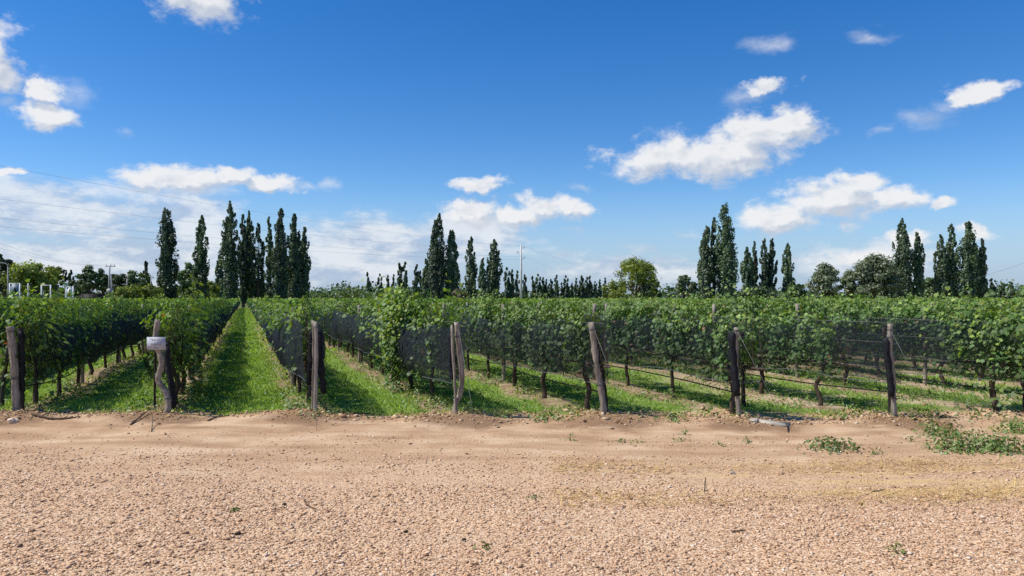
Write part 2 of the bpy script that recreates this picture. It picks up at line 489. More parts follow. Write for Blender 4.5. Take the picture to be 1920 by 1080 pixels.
def ground_mat():
    m, b, out = new_mat('dirt_gravel_and_turf')
    p = geo_pos(b); x, y, z = b.sep(p)
    pxy = b.comb(x, y, 0.0)
    big = b.noise(pxy, 0.35, 5, 0.6)
    mid = b.noise(pxy, 1.7, 6, 0.62)
    streak = b.noise(b.vec('MULTIPLY', pxy, (0.45, 2.2, 1.0)), 1.3, 6, 0.6)
    fine = b.noise(pxy, 38.0, 6, 0.7)
    grit = b.noise(pxy, 120.0, 3, 0.7)
    dirt = b.ramp(b.math('ADD', b.math('MULTIPLY', streak, 0.6), b.math('MULTIPLY', mid, 0.4)),
                  [(0.36, (0.36, 0.21, 0.115)), (0.49, (0.54, 0.35, 0.20)), (0.60, (0.68, 0.485, 0.305))])
    dirt = b.mix(b.remap(fine, 0.35, 0.7, 0.0, 0.5), dirt, (0.33, 0.205, 0.115))
    dirt = b.mix(b.remap(grit, 0.56, 0.72, 0.0, 0.5), dirt, (0.58, 0.45, 0.34))
    # dark brown debris on the little mounds round the posts
    acc = None
    for (qx, qy) in POST_XY:
        q = b.vec('MULTIPLY', b.vec('SUBTRACT', pxy, (qx + 0.08, qy - 0.35, 0)), (1 / 0.95, 1 / 0.75, 0))
        d = b.vec('LENGTH', q); acc = d if acc is None else b.math('MINIMUM', acc, d)
    dm = b.remap(b.math('ADD', acc, b.math('MULTIPLY', b.math('SUBTRACT', mid, 0.5), 1.6)), 1.05, 0.35, 0.0, 0.75)
    dirt = b.mix(dm, dirt, (0.215, 0.125, 0.070))
    # dry straw patch lying on the ground
    sm = b.math('MULTIPLY', b.remap(x, 0.6, 3.2), b.math('MULTIPLY', b.remap(y, 6.2, 6.9), b.remap(y, 8.6, 7.4)))
    sm = b.math('MULTIPLY', sm, b.remap(streak, 0.42, 0.62))
    
    vo = b.new('ShaderNodeTexVoronoi'); vo.inputs['Scale'].default_value = 62.0; link(b.nt, pxy, vo.inputs['Vector'])
    vr, vg, vb_ = b.sep(vo.outputs['Color'])
    gravel = b.ramp(vr, [(0.0, (0.20, 0.115, 0.065)), (0.12, (0.36, 0.215, 0.125)), (0.45, (0.64, 0.40, 0.225)), (0.8, (0.77, 0.52, 0.315)), (1.0, (0.82, 0.65, 0.47))])
    gravel = b.mix(b.remap(big, 0.4, 0.65, 0, 0.25), gravel, (0.46, 0.27, 0.16))
    gravel = b.mix(b.remap(streak, 0.5, 0.68, 0, 0.4), gravel, (0.60, 0.43, 0.27))
    gm = b.remap(b.math('ADD', y, b.math('MULTIPLY', b.math('SUBTRACT', mid, 0.5), 3.0)), 9.0, 6.4)
    base = b.mix(gm, dirt, gravel)
    base = b.mix(b.math('MULTIPLY', sm, 0.5), base, (0.62, 0.42, 0.15))
    # vineyard floor
    w = b.math('DIVIDE', b.math('ADD', b.math('MULTIPLY', b.math('SUBTRACT', x, X1), float(ROWN[0])), b.math('MULTIPLY', b.math('SUBTRACT', y, Y0), float(ROWN[1]))), SPN)
    wf = b.math('ABSOLUTE', b.math('SUBTRACT', w, b.math('ROUND', w)))       # 0 on the row, .5 mid lane
    turf = b.ramp(b.noise(pxy, 7.0, 6, 0.7), [(0.3, (0.09, 0.14, 0.025)), (0.5, (0.16, 0.24, 0.045)), (0.72, (0.27, 0.31, 0.09))])
    strip = b.ramp(b.noise(pxy, 5.0, 6, 0.7), [(0.3, (0.16, 0.10, 0.06)), (0.52, (0.30, 0.215, 0.13)), (0.7, (0.44, 0.34, 0.22))])
    wn = b.math('ADD', wf, b.math('MULTIPLY', b.math('SUBTRACT', mid, 0.5), 0.22))
    floor = b.mix(b.remap(wn, 0.21, 0.11), turf, strip)
    # on the right hand rows the soil lies bare in long strips beside the vines
    bare = b.math('MULTIPLY', b.remap(x, 2.0, 5.0), b.remap(b.noise(pxy, 1.1, 5, 0.6), 0.44, 0.60))
    floor = b.mix(b.math('MULTIPLY', bare, 0.8), floor, (0.50, 0.38, 0.26))
    edge = b.math('ADD', y, b.math('ADD', b.math('MULTIPLY', b.math('SUBTRACT', mid, 0.5), 1.3), b.math('MULTIPLY', b.math('SUBTRACT', fine, 0.5), 0.5)))
    edge = b.math('SUBTRACT', edge, b.remap(x, 0.5, 4.0, 0.0, 0.35))
    c = b.mix(b.remap(edge, 11.15, 11.5), base, floor)
    # fields beyond
    c = b.mix(b.remap(y, 150, 165), c, (0.13, 0.15, 0.05))
    hb = b.math('ADD', b.math('MULTIPLY', fine, 0.7), b.math('MULTIPLY', grit, 0.3))
    hb = b.math('SUBTRACT', hb, b.math('MULTIPLY', vo.outputs['Distance'], b.math('MULTIPLY', gm, 0.9)))
    principled(b, out, c, 0.95, b.bump(hb, 0.6, 0.02), 0.12)
    return m
M['ground'] = ground_mat()

def stone_mat():
    m, b, out = new_mat('gravel_stone')
    g = b.new('ShaderNodeNewGeometry')
    c = b.ramp(g.outputs['Random Per Island'], [(0.0, (0.10, 0.065, 0.045)), (0.05, (0.30, 0.175, 0.105)), (0.35, (0.63, 0.39, 0.22)), (0.65, (0.75, 0.50, 0.305)), (0.9, (0.82, 0.59, 0.395)), (1.0, (0.82, 0.68, 0.53))])
    n = b.noise(g.outputs['Position'], 60, 4, 0.6)
    c = b.mix(b.remap(n, 0.35, 0.7, 0, 0.35), c, (0.47, 0.29, 0.17))
    principled(b, out, c, 0.9, None, 0.15)
    return m
M['stone'] = stone_mat()
def clod_mat():
    m, b, out = new_mat('soil_clod')
    g = b.new('ShaderNodeNewGeometry')
    c = b.ramp(g.outputs['Random Per Island'], [(0.0, (0.20, 0.115, 0.06)), (0.4, (0.42, 0.27, 0.155)), (0.8, (0.58, 0.41, 0.25)), (1.0, (0.66, 0.51, 0.35))])
    principled(b, out, c, 0.95, None, 0.1)
    return m
M['clod'] = clod_mat()

# ------------------------------------------------------------------ ground sheet
def spaced(lo, flo, fhi, hi, step):
    mid = list(np.arange(flo, fhi, step))
    up = []; s = step; q = fhi
    while q < hi: up.append(q); s *= 1.22; q += s
    up.append(hi)
    dn = []; s = step; q = flo
    while q > lo:
        s *= 1.22; q -= s; dn.append(max(q, lo))
    return np.array(sorted(set(dn + mid + up)))
gx = spaced(-2500, -12, 12, 2500, 0.11); gy = spaced(-40, 3.0, 16, 4500, 0.10)
GX, GY = np.meshgrid(gx, gy)
GZ = hgt(GX, GY)
nx, ny = len(gx), len(gy)
idx = np.arange(nx * ny).reshape(ny, nx)
gf = np.stack([idx[:-1, :-1], idx[:-1, 1:], idx[1:, 1:], idx[1:, :-1]], axis=-1).reshape(-1, 4)
ground = obj('ground', make_mesh('ground', np.stack([GX, GY, GZ], axis=-1).reshape(-1, 3), gf, M['ground'], True))
tag(ground, 'bare reddish dirt yard with the grassy vineyard floor behind it', 'ground', kind='structure')

# ------------------------------------------------------------------ grapevines
leaf_out = [(0, 0.06), (0.24, -0.10), (0.50, 0.16), (0.36, 0.36), (0.52, 0.62), (0.20, 0.70), (0, 1.05),
            (-0.20, 0.70), (-0.52, 0.62), (-0.36, 0.36), (-0.50, 0.16), (-0.24, -0.10)]
LV = np.array([(0, 0.40, 0.0)] + [(x, y, -0.30 * x * x - 0.16 * (y - 0.3) ** 2 + 0.10 * abs(x)) for x, y in leaf_out])
LF = np.array([(0, i + 1, (i + 1) % 12 + 1) for i in range(12)])

def vine_leaves(r, n_sh=15, length=1.62, z0=0.66, ztop=(1.45, 1.88), spread=0.15, per=34, spill=None, size=(0.046, 0.082), ymax=0.21):
    P = []; N = []; T = []; tint = []; S = []
    for i in range(n_sh):
        x0 = (i + 0.5) / n_sh * length - length / 2 + r.uniform(-0.05, 0.05)
        zt = r.uniform(*ztop) + (r.uniform(0.10, 0.28) if r.random() < 0.13 else 0.0); xe = x0 + r.normal(0, 0.12); side = r.normal(0, spread * 0.9)
        lean = r.normal(0, 0.08)
        for j in range(per):
            t = r.uniform(0, 1) ** 0.85
            z = z0 + (zt - z0) * t - (0.18 * r.random() if t < 0.15 else 0)
            bulge = 0.75 + 0.6 * math.sin(math.pi * min(1, t * 0.9 + 0.1))
            y = side * bulge + r.normal(0, spread * 0.62) * bulge * (1 - 0.45 * t) + lean * t
            if z < 1.22 and r.random() < 0.90: y = max(-ymax, min(ymax, y)) * r.uniform(0.8, 1.0) if abs(y) > ymax else y
            x = x0 + (xe - x0) * t + r.normal(0, 0.07)
            P.append((x, y, z))
            sgn = 1 if y + r.normal(0, 0.05) > 0 else -1
            N.append((r.normal(0, 0.45), sgn * r.uniform(0.3, 1.1), r.uniform(0.05, 1.0)))
            T.append((r.normal(0, 0.5), sgn * 0.3, -r.uniform(0.1, 1.0)))
            young = max(0, (t - 0.62) / 0.38)
            tint.append(1.0 if r.random() < 0.004 else np.clip(0.15 + 0.4 * r.random() + young * r.uniform(0.1, 0.55), 0, 0.93))
            S.append(r.uniform(*size) * (1 - 0.4 * young * r.random()))
    if spill:
        n, sgn, xc, xr, depth = spill
        for j in range(n):
            t = r.random()
            z = 1.75 - t * 1.6 if r.random() < 0.6 else r.uniform(0.9, 1.95)
            wv = depth * (0.55 + 0.6 * math.sin(math.pi * min(1, t + 0.15)))
            x = xc + r.normal(0, 1) * xr * (1 - 0.45 * t)
            P.append((x, sgn * (0.25 + abs(r.normal(0, 0.5)) * wv), max(0.12, z + r.normal(0, 0.1))))
            N.append((r.normal(0, 0.5), sgn * r.uniform(0.2, 1.0), r.uniform(0.2, 1.1)))
            T.append((r.normal(0, 0.6), sgn * 0.4, -r.uniform(0.1, 1.0)))
            tint.append(np.clip(r.uniform(0.35, 1.0) * (0.6 + 0.5 * min(1, z / 1.7)), 0, 0.93)); S.append(r.uniform(0.05, 0.088))
    P = np.array(P); N = np.array(N); T = np.array(T)
    v, f = scatter(LV, LF, P, frames(N, T), np.array(S))
    return make_mesh('vine_crown', v, f, M['vine_leaf'], False, np.repeat(np.array(tint), len(LV)))

def vine_trunk(seed):
    r = np.random.default_rng(seed); m = MB()
    lx = r.normal(0, 0.09); ly = r.normal(0, 0.04)
    pts = smooth_path([(lx * 0.2 + 0.03, ly, -0.12), (lx * 0.4, ly * 0.4, 0.1), (lx + r.normal(0, 0.03), ly, 0.34), (lx * 0.6, 0, 0.56), (lx * 0.3, 0, 0.70)], 4)
    rad = np.linspace(0.042, 0.028, len(pts)) * r.uniform(0.85, 1.25)
    rad[0] *= 1.3; rad[1] *= 1.15
    m.tube(pts, list(rad), 8, 0.22, True, seed)
    for s in (-1, 1):
        arm = smooth_path([(lx * 0.3, 0, 0.66), (s * 0.14, r.normal(0, 0.02), 0.75), (s * 0.45, r.normal(0, 0.02), 0.74), (s * 0.80, 0, 0.74)], 3)
        m.tube(arm, list(np.linspace(0.030, 0.014, len(arm))), 6, 0.2, True, seed + 3)
    # canes
    for i in range(9):
        x = -0.75 + i * 0.18 + r.uniform(-0.03, 0.03)
        m.tube(smooth_path([(x, 0, 0.74), (x + r.normal(0, 0.05), r.normal(0, 0.05), 1.1), (x + r.normal(0, 0.1), r.normal(0, 0.1), r.uniform(1.3, 1.65))], 3),
               [0.008, 0.007, 0.006, 0.006, 0.005, 0.004, 0.003], 4, 0, False, seed)
    return m.mesh('vine_trunk', M['vine_bark'], True)

VR = np.random.default_rng(21)
CROWNS = [vine_leaves(VR, n_sh=VR.integers(13, 17), ztop=(1.36, VR.uniform(1.62, 1.76)), spread=VR.uniform(0.13, 0.17), per=int(VR.integers(88, 112))) for _ in range(12)]
SPARSE = [vine_leaves(VR, n_sh=11, ztop=(1.2, 1.66), spread=0.15, per=68) for _ in range(4)]
OVER_L = [vine_leaves(VR, n_sh=17, ztop=(1.55, 1.90), spread=0.19, per=95, spill=(1150, 1, 0.0, 0.40, 0.46)) for _ in range(1)]
BUSHY = [vine_leaves(VR, n_sh=17, ztop=(1.45, 1.84), spread=0.2, per=108, spill=(210, 1, 0, 0.6, 0.22), ymax=0.27) for _ in range(3)]
FIRST = [vine_leaves(VR, n_sh=9, length=0.95, ztop=(1.25, 1.66), spread=0.15, per=84) for _ in range(3)]
LOOSE = [vine_leaves(VR, n_sh=14, z0=0.5, ztop=(1.3, 1.68), spread=0.18, per=84, spill=(200, -1, 0, 0.5, 0.2), ymax=0.25) for _ in range(3)]
TRUNKS = [vine_trunk(100 + i) for i in range(8)]

ORD = ['first', 'second', 'third', 'fourth', 'fifth', 'sixth', 'seventh', 'eighth', 'ninth', 'tenth', 'eleventh', 'twelfth', 'thirteenth',
       'fourteenth', 'fifteenth', 'sixteenth', 'seventeenth', 'eighteenth', 'nineteenth', 'twentieth'] + ['number %d' % i for i in range(21, 80)]
ROWNAME = {0: 'the row of the thick leftmost end post', 1: 'the row with the small white sign',
           2: 'the netted row just right of the grass lane', 3: 'the row with the overgrown yellow-green end',
           4: 'the row of the leaning end post', 5: 'the row of the second end post from right',
           6: 'the row of the rightmost end post'}
def rowname(k):
    if k in ROWNAME: return ROWNAME[k]
    if k < 0: return 'the %s row left of the leftmost end post' % ORD[-k - 1]
    return 'the %s row right of the rightmost end post' % ORD[k - 7]

VSP = 1.6
VT0 = {0: 0.9, 1: 1.15, 2: 0.9, 3: 1.5, 4: 0.62, 5: 0.45, 6: 1.45, 7: 0.7}
cands = []
for k in range(-14, 60):
    t0 = VT0.get(k, 0.8)
    for i in range(0, 90):
        t = t0 + i * VSP
        x, y = row_pt(k, t)
        if y > 150: break
        if abs(x) > 0.69 * y + 1.6: continue
        cands.append((y, k, i, t, x))
cands.sort()
near = cands[:300]
far_start = {}
for (y, k, i, t, x) in cands[300:]:
    far_start.setdefault(k, []).append(t)
Y_NEAR = near[-1][0]

def copy_part(name, me, parent):
    c = bpy.data.objects.new(name, me); COL.objects.link(c); c.parent = parent; return c

skip = {(6, 3), (7, 1), (5, 3), (4, 5), (9, 2)}
for (y, k, i, t, x) in near:
    if (k, i) in skip: continue
    r = random.Random(k * 1000 + i)
    flip = 0; push = 0.0
    if k == 3 and i == 1: cr = OVER_L[0]
    elif k == 7 and i == 0: cr = BUSHY[2]
    elif k == 7 and i == 2: cr = SPARSE[2]
    elif k in (4, 5, 6, 2) and i == 0: cr = FIRST[k % 3]
    elif k == 0 and i == 0: cr = LOOSE[1]
    elif k == 1 and i in (0, 1): cr = LOOSE[i]
    elif k == 3 and i == 0: cr = LOOSE[2]; 
    else:
        q = r.random()
        cr = SPARSE[r.randrange(4)] if q < 0.08 else (BUSHY[r.randrange(3)] if q < 0.16 and k not in (2, 3) else CROWNS[r.randrange(12)])
        flip = r.random() < 0.5 and cr not in BUSHY
    z = float(hgt(x, y))
    root = empty('grapevine', (x, y, z - 0.01), ROW_ANG + (math.pi if flip else 0))
    sxy = r.uniform(0.97, 1.05); root.scale = (sxy, sxy, r.uniform(0.95, 1.05))
    copy_part('trunk', TRUNKS[r.randrange(8)], root)
    cro = copy_part('crown', cr, root)
    if cr in FIRST: cro.location = (0.18, 0, 0)
    tag(root, 'grapevine %s from the front in %s' % (ORD[i], rowname(k)), 'grapevine', 'grapevines planted in rows')

# rows far behind: leafy hedge of leaf clumps, too many to count
tri_q = np.array([(-0.5, 0, 0), (0, -0.42, 0.06), (0.5, 0, 0), (0, 0.5, 0.06)]); quad_f = np.array([(0, 1, 2, 3)])
P = []; S = []; TI = []
for k, ts in far_start.items():
    for t in ts:
        x, y = row_pt(k, t)
        dens = 46 if y < 60 else (30 if y < 90 else 20)
        sz = 0.20 if y < 60 else (0.27 if y < 90 else 0.34)
        n = dens
        u = rng.uniform(-0.85, 0.85, n); w = rng.normal(0, 0.17, n); hmax = 1.60 + 0.14 * math.sin(t * 1.7 + k) + rng.normal(0, 0.05, n)
        zz = 0.62 + (hmax - 0.62) * rng.random(n) ** 0.6
        P.append(np.stack([x + u * ROWD[0] + w * ROWN[0], y + u * ROWD[1] + w * ROWN[1], zz], axis=1))
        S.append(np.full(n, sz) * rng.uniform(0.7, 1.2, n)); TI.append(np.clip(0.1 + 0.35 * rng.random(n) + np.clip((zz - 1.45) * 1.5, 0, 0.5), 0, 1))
P = np.concatenate(P); S = np.concatenate(S); TI = np.concatenate(TI)
Nn = rng.normal(0, 1, (len(P), 3)); Nn[:, 2] = np.abs(Nn[:, 2]) + 0.3
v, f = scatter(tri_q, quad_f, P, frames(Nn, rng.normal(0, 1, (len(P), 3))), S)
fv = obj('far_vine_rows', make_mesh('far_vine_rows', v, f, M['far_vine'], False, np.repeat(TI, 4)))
tag(fv, 'far green vine rows running back to the poplars', 'vines', kind='stuff')

# ------------------------------------------------------------------ end posts
def pix_path(pts, Y):
    return [at(px, py, Y) for px, py in pts]
def post(name, pts, Y, rpx, mat, label, wob=0.12, seed=0, n=10, group=None, rings=()):
    """post traced as a round trunk standing at depth Y, sunk a little into the ground"""
    path = pix_path(pts, Y)
    gz = float(hgt(path[-1][0], Y))
    path[-1] = (path[-1][0], Y, gz - 0.12)
    path = smooth_path(path, 5)
    rad = rpx / F * Y * 0.65
    rads = [rad * (1.0 + 0.10 * math.sin(i * 1.3 + seed) + (0.12 if i > len(path) - 4 else 0)) for i in range(len(path))]
    root = empty(name, (path[-1][0], Y, gz))
    m = MB()
    m.tube([np.array(p) - np.array((path[-1][0], Y, gz)) for p in path], rads, n, wob, True, seed)
    m.build('trunk' if name == 'end_post' else 'stake', mat, root, True)
    for rp in rings:
        i = min(range(len(path)), key=lambda q: abs(path[q][2] - rp))
        c = np.array(path[i]) - np.array((path[-1][0], Y, gz)); R_ = rads[i] * 1.12
        w = MB()
        for q in range(3):
            w.tube([(c[0] + R_ * math.cos(a), c[1] + R_ * math.sin(a), c[2] + q * 0.012 + 0.006 * math.sin(a * 2 + q)) for a in np.linspace(0, 2 * math.pi, 13)], 0.004, 4, 0, False)
        w.build('wire_wrap', M['wire'], root)
    tag(root, label, 'post', group)
    return root
G1 = 'end posts along the front of the vineyard'; G2 = 'stakes beside the end posts'
post('end_post', [(19, 612), (22, 640), (27, 690), (29, 740), (31, 790)], Y0, 10.0, M['post'], 'thick weathered end post at the far left with a rounded top', seed=1, group=G1, rings=(0.55, 1.3))
post('post_stake', [(37, 616), (38, 660), (39, 700), (41, 752), (41, 778)], Y0 + 0.25, 6.5, M['dark_post'], 'dark stake close behind the thick leftmost end post', seed=2, group=G2)
post('post_stake', [(18, 638), (12, 680), (6, 720), (2, 752)], Y0 + 1.2, 5.5, M['dark_post'], 'dark leaning stake at the left edge of the picture', seed=3, group=G2)
post('end_post', [(296, 600), (293, 622), (292, 640), (299, 662), (303, 682), (298, 702), (297, 714), (306, 728), (314, 744), (316, 762), (309, 789)], Y0, 8.0, M['post'], 'crooked S-shaped end post that carries the white sign', seed=4, group=G1, rings=(0.30,))
post('post_stake', [(291, 640), (291, 700), (290, 740), (291, 770)], Y0 + 0.35, 3.6, M['dark_post'], 'thin straight dark stake behind the sign post', 0.04, seed=5, group=G2)
post('post_stake', [(314, 640), (316, 690), (321, 740), (324, 772)], Y0 + 0.45, 6.0, M['dark_post'], 'dark stake just right of the crooked sign post', seed=6, group=G2)
post('end_post', [(592, 603), (593, 660), (592, 720), (591, 787)], Y0, 5.8, M['post'], 'slim straight grey end post right of the grass lane', 0.07, seed=7, group=G1, rings=(1.36,))
post('post_stake', [(587, 601), (588, 660), (587, 720), (586, 780)], Y0 + 0.12, 4.0, M['post'], 'thin stake tied behind the slim straight end post', 0.07, seed=8, group=G2)
post('end_post', [(857, 604), (859, 640), (864, 680), (866, 710), (862, 740), (855, 756), (851, 781)], Y0, 8.0, M['post'], 'knotty forked end post beside the overgrown vine', seed=9, group=G1, rings=(0.25, 1.2))
post('post_stake', [(847, 610), (849, 660), (852, 700), (854, 742), (855, 762)], Y0 - 0.06, 4.0, M['post'], 'thin stake wired to the left of the knotty forked post', 0.06, seed=10, group=G2)
post('end_post', [(1109, 604), (1113, 640), (1118, 680), (1124, 715), (1130, 750), (1132, 788)], Y0, 8.6, M['post'], 'leaning grey end post in the middle with a ragged top', 0.2, seed=11, group=G1, rings=(0.5, 1.3))
post('post_stake', [(1117, 640), (1128, 690), (1134, 730), (1138, 764)], Y0 + 0.3, 5.5, M['dark_post'], 'dark stake leaning behind the middle end post', seed=12, group=G2)
post('end_post', [(1381, 614), (1380, 650), (1381, 700), (1383, 740), (1386, 777)], Y0, 6.6, M['post'], 'grey end post with a pale cut top, second from right', seed=13, group=G1, rings=(1.3,))
post('post_stake', [(1390, 622), (1391, 670), (1393, 715), (1395, 738)], Y0 + 1.5, 6.0, M['dark_post'], 'dark stake behind the second end post from right', seed=14, group=G2)
post('end_post', [(1669, 607), (1668, 640), (1671, 680), (1675, 720), (1676, 780)], Y0, 7.0, M['post'], 'pale grey end post at the right with dark net on it', seed=15, group=G1, rings=(1.32, 1.2, 0.32))
post('post_stake', [(1657, 614), (1661, 660), (1666, 710), (1671, 752)], Y0 + 0.12, 5.0, M['dark_post'], 'dark short stake left of the rightmost end post', seed=16, group=G2)
post('post_stake', [(1928, 640), (1924, 700), (1921, 758)], Y0 + 0.6, 6.0, M['dark_post'], 'dark post at the right edge of the picture', seed=17, group=G2)

# straining wires from post tops to the ground anchors
def guy(pts, Y2, label):
    (a, b_) = pts
    p0 = np.array(at(a[0], a[1], Y0 - 0.05)); gxy = ground_at(b_[0], b_[1])
    p1 = np.array((gxy[0], gxy[1], float(hgt(*gxy)) - 0.03))
    m = MB(); m.tube([p0, p0 * 0.66 + p1 * 0.34, p0 * 0.33 + p1 * 0.67, p1], 0.0026, 5, 0, True)
    tag(m.build('guy_wire', M['wire'], None, True), label, 'wire', 'straining wires at the row ends')
guy(((592, 612), (594, 812)), 0, 'straining wire in front of the slim straight end post')
guy(((860, 618), (893, 806)), 0, 'straining wire beside the knotty forked end post')
guy(((1114, 618), (1186, 800)), 0, 'straining wire beside the leaning middle end post')
guy(((1383, 622), (1482, 802)), 0, 'straining wire slanting right from the second end post from right')
guy(((1671, 622), (1772, 800)), 0, 'straining wire slanting from the rightmost end post')

# ------------------------------------------------------------------ small white sign on the crooked post
sy = Y0 - 0.115
sg = empty('row_sign', at(293, 644, sy))
def rel(o, p): return tuple(np.array(p) - np.array(o.location))
pw = 35 / F * sy; phh = 24 / F * sy
m = MB(); m.box((0, 0, 0), (pw, 0.008, phh)); m.build('board', M['sign_white'], sg)
r = random.Random(3)
for (vy, x0, x1, hh, gl) in ((0.28, -0.34, 0.33, 0.17, 9), (-0.04, -0.30, 0.30, 0.19, 7), (-0.33, -0.14, 0.12, 0.12, 5)):
    # three worn lines of lettering, no longer readable
    m = MB(); cw = (x1 - x0) / gl
    for i in range(gl):
        cx = (x0 + (i + 0.5) * cw) * pw; cz = vy * phh; ww = cw * pw * 0.32; hz = hh * phh / 2
        for q in range(3):
            k = r.randrange(3)
            if k == 0: m.box((cx + r.choice((-1, 1)) * ww, -0.0055 - 0.0004 * q, cz), (cw * pw * 0.18, 0.001, hz * 1.9))
            elif k == 1: m.box((cx, -0.0075 - 0.0004 * q, cz + r.choice((-1, 0, 1)) * hz * 0.8), (ww * 2, 0.001, hz * 0.42))
            else: m.box((cx, -0.0095 - 0.0004 * q, cz), (cw * pw * 0.18, 0.001, hz * 1.8), 0, Matrix.Rotation(r.uniform(-0.6, 0.6), 3, 'Y'))
    m.build('lettering', M['ink'], sg)
tag(sg, 'small white sign with worn lettering nailed to the crooked post', 'sign')

# ------------------------------------------------------------------ nets, wires, hoses, posts along the rows
def net(k, side, tmax, label, t0=0.0, ztop=1.38, zbot=0.54, gaps=()):
    r = np.random.default_rng(900 + k * 7 + side)
    st = 0.22 if tmax < 50 else 0.4
    ts = np.arange(t0, tmax, st); nv = 6
    ph = r.uniform(0, 6.28, 4)
    Vv = np.zeros((len(ts), nv, 3))
    for j in range(nv):
        q = j / (nv - 1)
        prof = 0.16 + 0.17 * math.sin(math.pi * (0.15 + 0.75 * q))
        endf = np.clip(0.35 + ts / 1.4, 0.35, 1) if t0 < 0.3 else np.ones(len(ts))
        wv = side * prof * endf * (1 + 0.18 * np.sin(ts * 1.9 + ph[0] + q * 2) + 0.10 * np.sin(ts * 4.1 + ph[1])) + side * r.normal(0, 0.016, len(ts))
        top = ztop + 0.05 * np.sin(ts * 0.8 + ph[2]) + 0.035 * np.sin(ts * 3.9 + ph[3])
        bot = zbot + (0.04 * np.sin(ts * 1.1 + ph[1]) + 0.025 * np.sin(ts * 2.9 + ph[0])) * np.clip(ts / 2.0, 0, 1)
        z = bot + (top - bot) * (1 - q)
        x = row_o(k)[0] + ROWD[0] * ts + ROWN[0] * wv
        y = row_o(k)[1] + ROWD[1] * ts + ROWN[1] * wv
        Vv[:, j] = np.stack([x, y, z + 0.0 * x], axis=1)
    o0 = Vv[0, -1].copy(); o0[2] = 0.0
    I = np.arange(len(ts) * nv).reshape(len(ts), nv)
    fa = np.stack([I[:-1, :-1], I[1:, :-1], I[1:, 1:], I[:-1, 1:]], axis=-1).reshape(-1, 4)
    root = empty('hail_net', tuple(o0))
    obj('mesh_sheet', make_mesh('net_sheet', (Vv - o0).reshape(-1, 3), fa, M['net_dense' if k < 4 else 'net'], True), root)
    h = MB(); h.tube(list((Vv[:, -1] - o0)), 0.0055, 5, 0, True); h.build('hem_cord', M['cord'], root)
    tag(root, label, 'net', 'black hail nets along the vine rows')
    return root
def bundle(root, pts, Y, rpx):
    m = MB(); p = smooth_path(pix_path(pts, Y), 4)
    m.tube([np.array(q) - np.array(root.location) for q in p], [rpx / F * Y * (0.75 + 0.4 * math.sin(i * 2.1) ** 2) for i in range(len(p))], 8, 0.35, True, 5)
    m.build('gathered_end', M['net_bundle'], root, True)

NETROWS = {-3: 30, -2: 34, -1: 38, 0: 60, 1: 135, 2: 135, 3: 60, 4: 40, 5: 32, 6: 30, 7: 28, 8: 28, 9: 28, 10: 30, 11: 32}
SIDE = {-1: 'left', 1: 'right'}
nets = {}
for k, tm in NETROWS.items():
    for s in (-1, 1):
        zt = 1.36; zb = 0.52
        if k == 2: zt, zb = 1.40, 0.56
        t0 = 0.0
        if k == 1: t0 = 1.3 if s == 1 else 0.6
        if k == 0: t0 = 0.15
        nets[k, s] = net(k, s, tm, 'black net on the %s side of %s' % (SIDE[s], rowname(k)), t0, zt, zb)
bundle(nets[2, 1], [(599, 622), (601, 660), (604, 700), (608, 738)], Y0 + 0.15, 5.5)
bundle(nets[2, -1], [(583, 618), (583, 660), (580, 700), (578, 722)], Y0 + 0.15, 4.5)
bundle(nets[3, -1], [(843, 625), (845, 660), (846, 690), (849, 712)], Y0 + 0.12, 4.5)
bundle(nets[5, -1], [(1371, 622), (1374, 660), (1378, 700), (1383, 742)], Y0 - 0.03, 6.5)
bundle(nets[6, -1], [(1660, 634), (1664, 670), (1669, 710), (1673, 744)], Y0 - 0.05, 5.5)
bundle(nets[0, 1], [(39, 620), (40, 660), (41, 700), (42, 735)], Y0 + 0.1, 5.5)
bundle(nets[1, 1], [(312, 650), (316, 690), (322, 725), (326, 765)], Y0 + 0.2, 5.5)

def row_line(name, k, z, tmax, rad, mat, label, cat, group, t0=0.0, sag=0.02, w=0.0):
    m = MB(); pts = []
    for t in np.arange(t0, tmax, 1.6):
        x, y = row_pt(k, t, w)
        pts.append((x, y, z - sag * abs(math.sin(t * 0.55 + k)) + (float(hgt(x, y)) if z < 0.5 else 0)))
    m.tube(pts, rad, 5, 0, True)
    tag(m.build(name, mat, None, True), label, cat, group)
for k in range(-2, 11):
    tm = 40 if k < 7 else 26
    for z, nm in ((1.42, 'top'), (1.12, 'middle'), (0.74, 'lower')):
        row_line('trellis_wire', k, z, tm, 0.0035, M['wire'], '%s trellis wire strung along %s' % (nm, rowname(k)), 'wire', 'trellis wires')
    row_line('drip_hose', k, 0.36, tm, 0.011, M['hose'], 'black drip hose hanging low along %s' % rowname(k), 'hose', 'drip hoses under the vines', 0.1, 0.05)

# posts standing inside the rows
tp = MB(); tp.tube(smooth_path([(0, 0, -0.15), (0.01, 0, 0.5), (-0.01, 0.01, 1.1), (0, 0, 1.58)], 3), 0.038, 8, 0.10, True, 4)
TP = tp.mesh('trellis_post', M['post'], True)
cnt = 0
for k in range(-2, 14):
    for j in range(1, 5):
        t = j * 4.8 + (0.35 if k % 2 else -0.3)
        x, y = row_pt(k, t)
        if abs(x) > 0.69 * y + 0.5 or y > 34: continue
        o = obj('trellis_post', TP, None, (x, y, float(hgt(x, y))), k * 1.3 + j)
        tag(o, 'slim wooden trellis post, %s along %s' % (ORD[j - 1], rowname(k)), 'post', 'trellis posts inside the rows')

